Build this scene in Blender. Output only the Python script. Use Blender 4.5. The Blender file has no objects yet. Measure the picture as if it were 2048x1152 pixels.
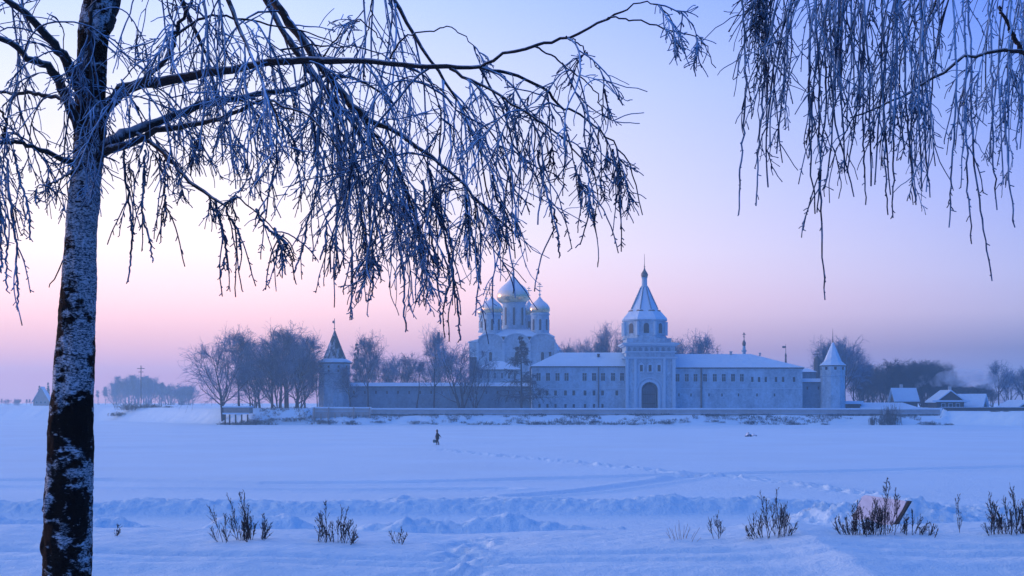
import bpy, math, random
import numpy as np
from mathutils import Vector, noise as mnoise
from math import radians, sin, cos, pi

SEED = 7
rng = np.random.default_rng(SEED)
random.seed(SEED)
F = 2844.4            # focal length in photo pixels (50 mm on 36 mm, 2048 px)
HZ = 806.0            # horizon row
H = 4.76              # eye height above the ice
S = bpy.context.scene
COL = S.collection

def W(px, py, Y):
    return np.array([(px-1024.0)/F*Y, Y, H+(HZ-py)/F*Y])
def X(px, Y): return (px-1024.0)/F*Y
def Z(py, Y): return H+(HZ-py)/F*Y
def lin(c):
    return tuple(((v/255)/12.92 if v/255 <= .04045 else ((v/255+.055)/1.055)**2.4) for v in c)+(1,)

# ------------------------------------------------------------------ noise
def _hash(ix, iy, seed):
    h = (ix.astype(np.int64)*374761393 + iy.astype(np.int64)*668265263 + seed*1274126177) & 0xFFFFFFFF
    h = ((h ^ (h >> 13))*1274126177) & 0xFFFFFFFF
    return ((h ^ (h >> 16)) & 0xFFFF)/65535.0
def vnoise(x, y, seed=0):
    ix = np.floor(x); iy = np.floor(y); fx = x-ix; fy = y-iy
    fx = fx*fx*(3-2*fx); fy = fy*fy*(3-2*fy)
    a = _hash(ix, iy, seed); b = _hash(ix+1, iy, seed); c = _hash(ix, iy+1, seed); d = _hash(ix+1, iy+1, seed)
    return (a*(1-fx)+b*fx)*(1-fy)+(c*(1-fx)+d*fx)*fy
def fbm(x, y, seed=0, octs=4, gain=.5):
    v = 0; a = 1; t = 0
    for k in range(octs):
        v = v+a*vnoise(x*2**k+17.3*k, y*2**k-9.1*k, seed+k); t += a; a *= gain
    return v/t
def sstep(a, b, x):
    t = np.clip((x-a)/(b-a), 0, 1); return t*t*(3-2*t)

# ------------------------------------------------------------------ materials
def newmat(name):
    m = bpy.data.materials.new(name); m.use_nodes = True
    nt = m.node_tree; b = nt.nodes['Principled BSDF']
    return m, nt, b
def nnode(nt, t, **kw):
    n = nt.nodes.new(t)
    for k, v in kw.items(): setattr(n, k, v)
    return n
def tex_noise(nt, scale, detail=4, rough=.55, vec=None):
    n = nnode(nt, 'ShaderNodeTexNoise'); n.inputs['Scale'].default_value = scale
    n.inputs['Detail'].default_value = detail; n.inputs['Roughness'].default_value = rough
    if vec is not None: nt.links.new(vec, n.inputs['Vector'])
    return n
def objvec(nt, scale=(1, 1, 1), world=False):
    if world:
        g = nnode(nt, 'ShaderNodeNewGeometry'); out = g.outputs['Position']
    else:
        tc = nnode(nt, 'ShaderNodeTexCoord'); out = tc.outputs['Object']
    mp = nnode(nt, 'ShaderNodeMapping'); mp.inputs['Scale'].default_value = scale
    nt.links.new(out, mp.inputs['Vector']); return mp.outputs['Vector']
def ramp(nt, fac, stops, interp='LINEAR'):
    r = nnode(nt, 'ShaderNodeValToRGB'); cr = r.color_ramp; cr.interpolation = interp
    while len(cr.elements) < len(stops): cr.elements.new(.5)
    for e, (p, c) in zip(cr.elements, stops):
        e.position = p; e.color = c if len(c) == 4 else tuple(c)+(1,)
    nt.links.new(fac, r.inputs['Fac']); return r.outputs['Color']
def math_(nt, op, a, b=None, clamp=False):
    n = nnode(nt, 'ShaderNodeMath', operation=op, use_clamp=clamp)
    for i, v in enumerate((a, b)):
        if v is None: continue
        if isinstance(v, (int, float)): n.inputs[i].default_value = v
        else: nt.links.new(v, n.inputs[i])
    return n.outputs[0]
def bump(nt, b, h, strength=.3, dist=.1, prev=None):
    n = nnode(nt, 'ShaderNodeBump'); n.inputs['Strength'].default_value = strength
    n.inputs['Distance'].default_value = dist
    nt.links.new(h, n.inputs['Height'])
    if prev is not None: nt.links.new(prev, n.inputs['Normal'])
    nt.links.new(n.outputs[0], b.inputs['Normal']); return n.outputs[0]
def mixc(nt, fac, a, b):
    n = nnode(nt, 'ShaderNodeMix', data_type='RGBA')
    if isinstance(fac, (int, float)): n.inputs['Factor'].default_value = fac
    else: nt.links.new(fac, n.inputs['Factor'])
    for key, v in (('A', a), ('B', b)):
        s = [i for i in n.inputs if i.name == key and i.type == 'RGBA'][0]
        if isinstance(v, tuple): s.default_value = v if len(v) == 4 else v+(1,)
        else: nt.links.new(v, s)
    return [o for o in n.outputs if o.type == 'RGBA'][0]

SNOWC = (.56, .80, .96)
def m_snow(name, scales, streak=None, tint=SNOWC):
    m, nt, b = newmat(name)
    b.inputs['Roughness'].default_value = .65
    b.inputs['Specular IOR Level'].default_value = .25
    v = objvec(nt, world=True)
    n0 = tex_noise(nt, scales[0], 3, .5, v)
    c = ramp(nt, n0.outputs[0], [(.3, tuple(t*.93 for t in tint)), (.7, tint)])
    nt.links.new(c, b.inputs['Base Color'])
    prev = None
    for sc, st, d in scales[1:]:
        n = tex_noise(nt, sc, 5, .6, v); prev = bump(nt, b, n.outputs[0], st, d, prev)
    if streak:
        v2 = objvec(nt, streak[0], world=True); n = tex_noise(nt, streak[1], 4, .6, v2)
        bump(nt, b, n.outputs[0], streak[2], streak[3], prev)
    return m
M = {}
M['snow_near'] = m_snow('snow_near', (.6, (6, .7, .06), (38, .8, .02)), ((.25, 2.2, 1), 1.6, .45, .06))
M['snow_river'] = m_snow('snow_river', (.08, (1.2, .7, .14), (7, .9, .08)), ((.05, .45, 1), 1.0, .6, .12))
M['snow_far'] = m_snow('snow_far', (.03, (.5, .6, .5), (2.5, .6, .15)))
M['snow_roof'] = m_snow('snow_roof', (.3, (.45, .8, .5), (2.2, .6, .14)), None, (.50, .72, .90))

def m_plain(name, c, rough=.8, var=.15, sc=1.2, metallic=0, b2=None):
    m, nt, b = newmat(name)
    n = tex_noise(nt, sc, 5, .65, objvec(nt, world=True))
    col = ramp(nt, n.outputs[0], [(.25, tuple(v*(1-var) for v in c)), (.75, tuple(min(1, v*(1+var)) for v in c))])
    nt.links.new(col, b.inputs['Base Color']); b.inputs['Roughness'].default_value = rough
    b.inputs['Metallic'].default_value = metallic
    if b2: bump(nt, b, n.outputs[0], b2, .05)
    return m
def m_plaster(name, c=(.30, .48, .62), dirt=(.16, .28, .40)):
    m, nt, b = newmat(name)
    v = objvec(nt, (1, 1, .45), world=True)
    n = tex_noise(nt, .42, 8, .75, v); n2 = tex_noise(nt, 1.6, 5, .75, objvec(nt, world=True))
    s = math_(nt, 'ADD', math_(nt, 'MULTIPLY', n.outputs[0], .6), math_(nt, 'MULTIPLY', n2.outputs[0], .4))
    col = ramp(nt, s, [(.38, dirt), (.47, tuple(x*.82 for x in c)), (.54, c), (.64, tuple(min(1, x*1.2) for x in c))])
    nt.links.new(col, b.inputs['Base Color']); b.inputs['Roughness'].default_value = .9
    bump(nt, b, n2.outputs[0], .3, .05)
    return m
M['plaster'] = m_plaster('whitewashed_plaster')
M['plaster_wall'] = m_plaster('weathered_wall_plaster', (.13, .25, .36), (.07, .15, .23))
M['trim'] = m_plain('white_trim', (.34, .52, .66), .8, .08)
M['pane'] = m_plain('dark_window_glass', (.03, .04, .05), .25, .2)
M['recess'] = m_plain('dark_opening', (.03, .03, .035), .9, .2)
M['gate_wood'] = m_plain('gate_boards', (.07, .11, .16), .9, .3)
M['fascia'] = m_plain('eave_board', (.06, .07, .08), .8)
M['metal'] = m_plain('grey_metal', (.10, .11, .12), .5, .2, 3, .4)
M['wood_dark'] = m_plain('dark_wood', (.035, .032, .03), .85, .4, 3, 0, .3)
M['wood_grey'] = m_plain('frosted_grey_wood', (.26, .25, .25), .85, .3, 2, 0, .3)
M['concrete'] = m_plain('frosted_concrete', (.36, .40, .43), .9, .18, .7, 0, .4)
M['slab'] = m_plain('pale_pink_board', (.60, .58, .66), .85, .16, 3.5, 0, .4)
M['coat'] = m_plain('dark_coat', (.012, .013, .018), .9, .3, 8)
M['trousers'] = m_plain('dark_trousers', (.015, .016, .02), .9, .3, 8)
M['skin'] = m_plain('skin', (.45, .27, .2), .6, .05)
M['bag'] = m_plain('teal_bag', (.05, .13, .16), .6, .2)
M['boots'] = m_plain('black_boots', (.01, .01, .01), .6, .2)

def m_gold():
    m, nt, b = newmat('frosted_gold')
    g = nnode(nt, 'ShaderNodeNewGeometry'); sp = nnode(nt, 'ShaderNodeSeparateXYZ')
    nt.links.new(g.outputs['Normal'], sp.inputs[0])
    n = tex_noise(nt, .9, 5, .6, objvec(nt, world=True))
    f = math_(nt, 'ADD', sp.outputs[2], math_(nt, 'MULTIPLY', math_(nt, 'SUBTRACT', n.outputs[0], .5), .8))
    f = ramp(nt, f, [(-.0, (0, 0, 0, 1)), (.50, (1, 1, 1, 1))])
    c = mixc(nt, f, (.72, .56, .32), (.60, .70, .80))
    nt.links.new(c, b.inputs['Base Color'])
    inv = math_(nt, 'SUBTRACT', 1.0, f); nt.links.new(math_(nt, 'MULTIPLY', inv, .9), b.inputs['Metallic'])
    nt.links.new(math_(nt, 'ADD', .24, math_(nt, 'MULTIPLY', f, .45)), b.inputs['Roughness'])
    return m
M['gold'] = m_gold()
def m_partsnow(name, c, lo, hi, sc, rough=.8, snow=(.78, .84, .9), up=1.0, namp=.9, vs=(1, 1, 1)):
    """a surface with snow or frost lying where its faces look up, broken by noise"""
    m, nt, b = newmat(name)
    g = nnode(nt, 'ShaderNodeNewGeometry'); sp = nnode(nt, 'ShaderNodeSeparateXYZ')
    nt.links.new(g.outputs['Normal'], sp.inputs[0])
    v = objvec(nt, vs, world=True)
    n = tex_noise(nt, sc, 6, .65, v); n2 = tex_noise(nt, sc*.11, 2, .5, v)
    f = math_(nt, 'ADD', math_(nt, 'MULTIPLY', sp.outputs[2], up), math_(nt, 'MULTIPLY', math_(nt, 'SUBTRACT', n.outputs[0], .5), namp))
    f = math_(nt, 'ADD', f, math_(nt, 'MULTIPLY', math_(nt, 'SUBTRACT', n2.outputs[0], .5), namp))
    mr = nnode(nt, 'ShaderNodeMapRange'); mr.inputs['From Min'].default_value = lo; mr.inputs['From Max'].default_value = hi
    nt.links.new(f, mr.inputs['Value'])
    c1 = mixc(nt, mr.outputs[0], c, snow)
    nt.links.new(c1, b.inputs['Base Color']); b.inputs['Roughness'].default_value = rough
    b.inputs['Specular IOR Level'].default_value = .2
    bump(nt, b, n.outputs[0], .4, .01)
    return m
M['roof_planks'] = m_partsnow('dark_tent_roof', (.05, .065, .07), .35, .6, .8, up=.6, namp=1.1, vs=(1.6, 1.6, .35))
M['limb'] = m_partsnow('limb_bark', (.016, .014, .016), .15, .75, 22, up=.8, namp=1.3, snow=(.42, .48, .56))
M['twig'] = m_partsnow('frosted_twig', (.010, .022, .05), -.28, .72, 6, up=.65, namp=1.5, snow=(.36, .62, .92))
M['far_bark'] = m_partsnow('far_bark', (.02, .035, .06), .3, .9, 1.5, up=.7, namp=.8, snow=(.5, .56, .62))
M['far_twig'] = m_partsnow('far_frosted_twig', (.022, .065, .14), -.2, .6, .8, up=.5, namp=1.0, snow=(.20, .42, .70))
M['wood_twig'] = m_partsnow('dark_wood_twig', (.015, .028, .05), .1, 1.0, .8, up=.5, namp=.8, snow=(.06, .16, .32))
M['weed'] = m_partsnow('dry_weed', (.022, .02, .024), .25, 1.0, 30, up=.5, namp=1.2)
M['weed_light'] = m_partsnow('dry_grass', (.16, .11, .08), .4, 1.1, 30, up=.5, namp=1.2)
M['bush'] = m_partsnow('frosty_bush', (.06, .07, .075), .0, .9, 1.5, up=.4, namp=1.2, snow=(.40, .55, .70))

def m_birch():
    m, nt, b = newmat('birch_bark')
    tc = nnode(nt, 'ShaderNodeTexCoord'); sp = nnode(nt, 'ShaderNodeSeparateXYZ'); nt.links.new(tc.outputs['Object'], sp.inputs[0])
    # blackness grows toward the foot (old cracked bark), a black stretch again near the crotch
    hgt = nnode(nt, 'ShaderNodeMapRange'); nt.links.new(sp.outputs[2], hgt.inputs['Value'])
    hgt.inputs['From Min'].default_value = 3.0; hgt.inputs['From Max'].default_value = 8.5
    base = ramp(nt, hgt.outputs[0], [(0, (.64,)*3), (.12, (.60,)*3), (.2, (.565,)*3), (.33, (.58,)*3), (.385, (.52,)*3), (.43, (.54,)*3), (.455, (.43,)*3), (.53, (.42,)*3), (.565, (.50,)*3), (.60, (.59,)*3), (.72, (.585,)*3), (.8, (.57,)*3)])
    def ov(s):
        mp = nnode(nt, 'ShaderNodeMapping'); mp.inputs['Scale'].default_value = s; nt.links.new(tc.outputs['Object'], mp.inputs['Vector']); return mp.outputs[0]
    big = tex_noise(nt, 4.2, 3, .6, ov((1, 1, .75)))
    mid = tex_noise(nt, 14, 5, .7, ov((1, 1, 1.8)))
    fine = tex_noise(nt, 60, 5, .7, ov((1, 1, 2.2)))
    s = math_(nt, 'ADD', math_(nt, 'MULTIPLY', big.outputs[0], .58), math_(nt, 'MULTIPLY', mid.outputs[0], .42))
    lent = tex_noise(nt, 26, 3, .6, ov((.45, .45, 3.6)))
    s = math_(nt, 'SUBTRACT', s, math_(nt, 'MULTIPLY', math_(nt, 'MAXIMUM', math_(nt, 'SUBTRACT', lent.outputs[0], .60), 0.0), 1.6))
    s = math_(nt, 'ADD', math_(nt, 'MULTIPLY', math_(nt, 'SUBTRACT', s, .5), 1.5), .5)
    d = math_(nt, 'SUBTRACT', base, s)
    k = math_(nt, 'MULTIPLY', d, 16, True)          # 1 = black bark
    c_light = ramp(nt, fine.outputs[0], [(.38, (.02, .03, .045)), (.47, (.13, .18, .24)), (.57, (.46, .54, .62))])
    frost = ramp(nt, mid.outputs[0], [(.56, (0, 0, 0)), (.68, (1, 1, 1))])
    c_light = mixc(nt, frost, c_light, (.44, .58, .72))
    c_dark = ramp(nt, fine.outputs[0], [(.4, (.002, .002, .003)), (.66, (.004, .004, .005)), (.76, (.12, .18, .26))])
    nt.links.new(mixc(nt, k, c_light, c_dark), b.inputs['Base Color'])
    b.inputs['Roughness'].default_value = .85; b.inputs['Specular IOR Level'].default_value = .1
    hgt2 = math_(nt, 'SUBTRACT', math_(nt, 'ADD', fine.outputs[0], mid.outputs[0]), math_(nt, 'MULTIPLY', k, .6))
    bump(nt, b, hgt2, .8, .02)
    return m
M['birch'] = m_birch()

# ------------------------------------------------------------------ objects
def tag(o, label=None, cat=None, group=None, kind=None):
    if label: o['label'] = label
    if cat: o['category'] = cat
    if group: o['group'] = group
    if kind: o['kind'] = kind
    return o
def empty(name, loc=(0, 0, 0), rz=0):
    o = bpy.data.objects.new(name, None); COL.objects.link(o); o.location = loc; o.rotation_euler = (0, 0, rz)
    o.empty_display_size = .2; return o
def mesh_np(name, v, f4, mat, parent=None, smooth=True, origin=None):
    """v (n,3), f4 list of int arrays (m,k)"""
    v = np.asarray(v, dtype=np.float32)
    if origin is not None: v = v-np.asarray(origin, dtype=np.float32)
    me = bpy.data.meshes.new(name)
    me.vertices.add(len(v)); me.vertices.foreach_set('co', v.ravel())
    if not isinstance(f4, list): f4 = [f4]
    f4 = [a for a in f4 if len(a)]
    nl = sum(a.size for a in f4); npoly = sum(len(a) for a in f4)
    me.loops.add(nl); me.polygons.add(npoly)
    me.loops.foreach_set('vertex_index', np.concatenate([a.ravel() for a in f4]).astype(np.int32))
    st = []; off = 0
    for a in f4:
        st.append(off+np.arange(len(a))*a.shape[1]); off += a.size
    me.polygons.foreach_set('loop_start', np.concatenate(st).astype(np.int32))
    me.update(calc_edges=True)
    if smooth: me.polygons.foreach_set('use_smooth', np.ones(npoly, dtype=bool))
    me.materials.append(mat); me.validate()
    o = bpy.data.objects.new(name, me); COL.objects.link(o)
    if origin is not None: o.location = origin
    if parent is not None:
        o.parent = parent
        if origin is not None: o.location = np.asarray(origin)-np.array(parent.location)
    return o

class MB:
    """collects boxes, prisms and lathes for ONE mesh"""
    def __init__(s): s.v = []; s.f = []
    def add(s, vs, fs):
        b = len(s.v); s.v += [tuple(p) for p in vs]; s.f += [tuple(i+b for i in f) for f in fs]; return s
    def box(s, x0, x1, y0, y1, z0, z1):
        return s.add([(x0, y0, z0), (x1, y0, z0), (x1, y1, z0), (x0, y1, z0), (x0, y0, z1), (x1, y0, z1), (x1, y1, z1), (x0, y1, z1)],
                     [(0, 3, 2, 1), (4, 5, 6, 7), (0, 1, 5, 4), (1, 2, 6, 5), (2, 3, 7, 6), (3, 0, 4, 7)])
    def lathe(s, cx, cy, prof, n=24, rot=0.0, caps=True):
        b = len(s.v)
        for r, z in prof:
            for k in range(n):
                a = rot+2*pi*k/n; s.v.append((cx+r*cos(a), cy+r*sin(a), z))
        for i in range(len(prof)-1):
            for k in range(n):
                k2 = (k+1) % n
                s.f.append((b+i*n+k, b+i*n+k2, b+(i+1)*n+k2, b+(i+1)*n+k))
        if caps:
            s.f.append(tuple(b+k for k in range(n))[::-1]); s.f.append(tuple(b+(len(prof)-1)*n+k for k in range(n)))
        return s
    def prism(s, pts, y0, y1):
        """polygon in xz (counter-clockwise seen from -y) extruded along y"""
        n = len(pts); vs = [(x, y0, z) for x, z in pts]+[(x, y1, z) for x, z in pts]
        fs = [tuple(range(n)), tuple(range(2*n-1, n-1, -1))]+[((i+1) % n, i, n+i, n+(i+1) % n) for i in range(n)]
        return s.add(vs, fs)
    def bar(s, a, b, r, n=6):
        a = Vector(a); b = Vector(b); d = (b-a).normalized(); u = d.orthogonal().normalized(); w = d.cross(u); i0 = len(s.v)
        for p in (a, b):
            for k in range(n):
                t = 2*pi*k/n; s.v.append(tuple(p+r*(u*cos(t)+w*sin(t))))
        for k in range(n):
            s.f.append((i0+k, i0+(k+1) % n, i0+n+(k+1) % n, i0+n+k))
        s.f.append(tuple(i0+k for k in range(n))[::-1]); s.f.append(tuple(i0+n+k for k in range(n)))
        return s
    def build(s, name, mat, parent=None, smooth=False, bevel=0):
        me = bpy.data.meshes.new(name); me.from_pydata(s.v, [], s.f); me.update()
        o = bpy.data.objects.new(name, me); COL.objects.link(o); me.materials.append(mat)
        if smooth:
            for p in me.polygons: p.use_smooth = True
            try:
                me.set_sharp_from_angle(angle=radians(40))
            except Exception: pass
        if parent is not None:
            o.parent = parent; off = Vector(parent.location)
            if parent.parent is not None: off = off+Vector(parent.parent.location)
            for v in me.vertices: v.co -= off
        if bevel:
            m = o.modifiers.new('bevel', 'BEVEL'); m.width = bevel; m.segments = 2
        return o

def xz_poly_arch(x0, x1, z0, z1, seg=8):
    """rectangle with round arch top, total height z0..z1"""
    r = (x1-x0)/2; cx = (x0+x1)/2; zs = z1-r
    return [(x0, z0), (x1, z0)]+[(cx+r*cos(pi*k/seg), zs+r*sin(pi*k/seg)) for k in range(seg+1)]

# ------------------------------------------------------------------ tubes (vectorised)
class Tubes:
    def __init__(s): s.v = []; s.q = []; s.n = 0
    def add(s, P, R, k=4):
        """P (M,N,3)  R (M,N)"""
        if P.ndim == 2: P = P[None]; R = R[None]
        Mn, N, _ = P.shape
        T = np.gradient(P, axis=1); T /= np.linalg.norm(T, axis=2, keepdims=True)+1e-9
        mt = T.mean(axis=1); mt /= np.linalg.norm(mt, axis=1, keepdims=True)+1e-9
        ref = np.cross(mt, rng.normal(size=(Mn, 3))); ref /= np.linalg.norm(ref, axis=1, keepdims=True)+1e-9
        U = np.cross(T, np.repeat(ref[:, None], N, 1)); U /= np.linalg.norm(U, axis=2, keepdims=True)+1e-9
        V = np.cross(T, U)
        a = np.arange(k)*2*pi/k
        ring = P[:, :, None]+R[:, :, None, None]*(U[:, :, None]*np.cos(a)[None, None, :, None]+V[:, :, None]*np.sin(a)[None, None, :, None])
        base = s.n+np.arange(Mn)[:, None, None]*(N*k)+np.arange(N-1)[None, :, None]*k
        i = np.arange(k)[None, None]; j = (i+1) % k
        q = np.stack([base+i, base+j, base+k+j, base+k+i], -1).reshape(-1, 4)
        s.v.append(ring.reshape(-1, 3)); s.q.append(q); s.n += Mn*N*k
        # close the ends
        if k == 4:
            e = s.n-Mn*N*k+np.arange(Mn)[:, None]*(N*k)
            s.q.append((e+(N-1)*k+np.arange(4)[None]).reshape(-1, 4))
        return s
    def build(s, name, mat, parent=None, smooth=True, origin=None):
        if not s.v:
            s.add(np.zeros((1, 2, 3)), np.zeros((1, 2)))
        return mesh_np(name, np.concatenate(s.v), np.concatenate(s.q), mat, parent, smooth, origin)

def nrm(a): return a/(np.linalg.norm(a, axis=-1, keepdims=True)+1e-9)
def grow(P0, D0, L, N, g, sig, gv=(0, 0, -1), persist=0.0):
    """M paths; g = pull per step toward gv, sig = kink per step"""
    Mn = len(P0); P = np.zeros((Mn, N, 3)); D = nrm(D0.copy()); P[:, 0] = P0; st = (L/(N-1))[:, None]
    gv = np.array(gv, float); g = np.asarray(g, float)
    g = g[:, None] if g.ndim else g
    Dl = [D.copy()]
    for i in range(1, N):
        D = nrm(D+g*gv+rng.normal(size=(Mn, 3))*sig)
        P[:, i] = P[:, i-1]+D*st; Dl.append(D.copy())
    return P, np.stack(Dl, 1)
def branch_dirs(D, ang, spread=.15):
    """directions leaving D at about ang"""
    r = rng.normal(size=D.shape); p = nrm(np.cross(D, r)); a = (ang*(1+rng.normal(size=len(D))*spread))[:, None]
    return nrm(D*np.cos(a)+p*np.sin(a))
def pick(P, D, n_each, lo=.1, hi=1.0):
    Mn, N, _ = P.shape; m = np.repeat(np.arange(Mn), n_each)
    t = (lo+(hi-lo)*rng.random(len(m)))*(N-1); i = np.minimum(t.astype(int), N-2); f = (t-i)[:, None]
    return P[m, i]*(1-f)+P[m, i+1]*f, D[m, i], m, t/(N-1)
def lint(a, b, n, Mn): return np.repeat(np.linspace(a, b, n)[None], Mn, 0)

# ------------------------------------------------------------------ camera
cam = bpy.data.cameras.new('camera'); co = bpy.data.objects.new('camera', cam); COL.objects.link(co)
cam.lens = 50; cam.sensor_width = 36; cam.shift_y = (HZ-576)/2048.0; cam.clip_end = 9000; cam.clip_start = .1
co.location = (0, 0, H); co.rotation_euler = (radians(90), 0, 0); S.camera = co

# ------------------------------------------------------------------ sky and sun
def LC(*c): return lin(c)[:3]
SKY_L = [(0, LC(236, 168, 184)), (1.1, LC(248, 170, 182)), (2.7, (1.30, .72, .70)), (4.1, (1.55, .97, .94)), (6, (1.45, 1.16, 1.14)), (8.2, (1.24, 1.12, 1.18)), (12.4, (.94, .97, 1.24)), (16, (.64, .80, 1.34)), (30, (1.0, .90, 1.16)), (50, (.38, .48, .95)), (90, (.14, .27, .82))]
SKY_R = [(0, LC(104, 102, 142)), (2.1, LC(118, 120, 156)), (3.5, LC(182, 180, 218)), (5, LC(180, 188, 240)), (8.5, LC(146, 170, 254)), (12.4, (.15, .33, 1.04)), (16, (.06, .22, 1.06)), (30, (.42, .52, 1.02)), (50, (.22, .37, .90)), (90, (.14, .27, .82))]
SKY_B = [(0, (.0, .16, .58)), (15, (.0, .18, .70)), (40, (.0, .19, .76)), (90, (.14, .27, .82))]
SUN_AZ = radians(-66)      # left of the view axis, a little beyond square
SUN_EL = radians(4.5)
sd = np.array([sin(SUN_AZ)*cos(SUN_EL), cos(SUN_AZ)*cos(SUN_EL), sin(SUN_EL)])
w = bpy.data.worlds.new('World'); S.world = w; w.use_nodes = True
nt = w.node_tree; nt.nodes.clear()
tc = nnode(nt, 'ShaderNodeTexCoord'); sp = nnode(nt, 'ShaderNodeSeparateXYZ'); nt.links.new(tc.outputs['Generated'], sp.inputs[0])
zc = math_(nt, 'MAXIMUM', sp.outputs[2], 0.0)
el = math_(nt, 'DIVIDE', math_(nt, 'ARCSINE', zc), pi/2)
pos = math_(nt, 'SQRT', el)
def rp(deg): return math.sqrt(deg/90)
hx = math_(nt, 'SQRT', math_(nt, 'ADD', math_(nt, 'MULTIPLY', sp.outputs[0], sp.outputs[0]), math_(nt, 'ADD', math_(nt, 'MULTIPLY', sp.outputs[1], sp.outputs[1]), 1e-6)))
ca = math_(nt, 'DIVIDE', math_(nt, 'ADD', math_(nt, 'MULTIPLY', sp.outputs[0], float(sin(SUN_AZ))), math_(nt, 'MULTIPLY', sp.outputs[1], float(cos(SUN_AZ)))), hx)
# radiance by elevation (degrees): linear RGB
LEFT = SKY_L
RIGHT = SKY_R
BACK = SKY_B
def rr(L): return ramp(nt, pos, [(rp(d), tuple(v*.5 for v in c)) for d, c in L])
mr1 = nnode(nt, 'ShaderNodeMapRange'); mr1.inputs['From Min'].default_value = .02; mr1.inputs['From Max'].default_value = .56
nt.links.new(ca, mr1.inputs['Value'])
mr2 = nnode(nt, 'ShaderNodeMapRange'); mr2.inputs['From Min'].default_value = -.6; mr2.inputs['From Max'].default_value = .02
nt.links.new(ca, mr2.inputs['Value'])
front = mixc(nt, mr1.outputs[0], rr(RIGHT), rr(LEFT))
skyc = mixc(nt, mr2.outputs[0], rr(BACK), front)
nis = nnode(nt, 'ShaderNodeTexSky', sky_type='NISHITA'); nis.sun_disc = False
nis.sun_elevation = SUN_EL; nis.sun_rotation = SUN_AZ
bg1 = nnode(nt, 'ShaderNodeBackground'); nt.links.new(nis.outputs[0], bg1.inputs[0]); bg1.inputs[1].default_value = .004
bg2 = nnode(nt, 'ShaderNodeBackground'); nt.links.new(skyc, bg2.inputs[0]); bg2.inputs[1].default_value = 2.0
ad = nnode(nt, 'ShaderNodeAddShader'); nt.links.new(bg1.outputs[0], ad.inputs[0]); nt.links.new(bg2.outputs[0], ad.inputs[1])
out = nnode(nt, 'ShaderNodeOutputWorld'); nt.links.new(ad.outputs[0], out.inputs['Surface'])
sl = bpy.data.lights.new('sun', 'SUN'); so = bpy.data.objects.new('sun', sl); COL.objects.link(so)
sl.energy = 2.0; sl.angle = radians(1.5); sl.color = (1, .55, .45)
so.rotation_euler = Vector(sd).to_track_quat('Z', 'Y').to_euler()
S.view_settings.view_transform = 'Standard'; S.view_settings.look = 'None'; S.view_settings.exposure = 0; S.view_settings.gamma = 1
S.cycles.use_denoising = True
S.cycles.max_bounces = 6; S.cycles.volume_bounces = 1; S.cycles.transparent_max_bounces = 8
S.cycles.sample_clamp_indirect = 4

# ------------------------------------------------------------------ haze
hz = MB().box(-2700, 2700, -260, 1750, -3, 47.5).build('haze', bpy.data.materials.new('haze_air'))
hm = hz.data.materials[0]; hm.use_nodes = True; hn = hm.node_tree; hn.nodes.clear()
pv = nnode(hn, 'ShaderNodeVolumePrincipled'); pv.inputs['Density'].default_value = .00062
pv.inputs['Color'].default_value = (.47, .80, 1, 1); pv.inputs['Anisotropy'].default_value = .5
ho = nnode(hn, 'ShaderNodeOutputMaterial'); hn.links.new(pv.outputs[0], ho.inputs['Volume'])
tag(hz, 'pale cold haze hanging over the river and far bank', 'haze', kind='stuff')

# ------------------------------------------------------------------ terrain
def grid(name, xs, ys, zf, mat, **kw):
    Xg, Yg = np.meshgrid(xs, ys); Zg = zf(Xg, Yg)
    v = np.stack([Xg, Yg, Zg], -1).reshape(-1, 3); nx = len(xs); ny = len(ys)
    i = (np.arange(ny-1)[:, None]*nx+np.arange(nx-1)[None]).ravel()
    q = np.stack([i, i+1, i+1+nx, i+nx], -1)
    return mesh_np(name, v, q, mat, **kw)
def spread(lo, hi, c0, c1, fine, k=1.12):
    """fine between c0..c1, growing outwards"""
    a = list(np.arange(c0, c1+fine, fine)); d = fine
    while a[-1] < hi: d *= k; a.append(a[-1]+d)
    d = fine; b = []
    cur = c0
    while cur > lo: d *= k; cur -= d; b.append(cur)
    return np.array(b[::-1]+a)

CREST_PX = [-600, 0, 120, 260, 420, 560, 720, 900, 1080, 1280, 1440, 1510, 1590, 1680, 1780, 1900, 2048, 2700]
CREST_PY = [1064, 1064, 1072, 1070, 1076, 1074, 1081, 1086, 1078, 1076, 1074, 1070, 1057, 1064, 1066, 1064, 1060, 1060]
def groove(Xg, Yg, pts, wd, depth, rim=.5):
    z = np.zeros_like(Xg)
    for (x0, y0), (x1, y1) in zip(pts[:-1], pts[1:]):
        dx, dy = x1-x0, y1-y0; L2 = dx*dx+dy*dy
        t = np.clip(((Xg-x0)*dx+(Yg-y0)*dy)/L2, 0, 1)
        d = np.hypot(Xg-x0-t*dx, Yg-y0-t*dy)/wd
        z = np.minimum(z, -depth*np.exp(-d**4))+0
        z = np.where(d < 3, z+0, z)
    return z
def dist_line(Xg, Yg, pts):
    dd = np.full(Xg.shape, 1e9)
    for (x0, y0), (x1, y1) in zip(pts[:-1], pts[1:]):
        dx, dy = x1-x0, y1-y0; L2 = dx*dx+dy*dy
        t = np.clip(((Xg-x0)*dx+(Yg-y0)*dy)/L2, 0, 1)
        dd = np.minimum(dd, np.hypot(Xg-x0-t*dx, Yg-y0-t*dy))
    return dd
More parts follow.
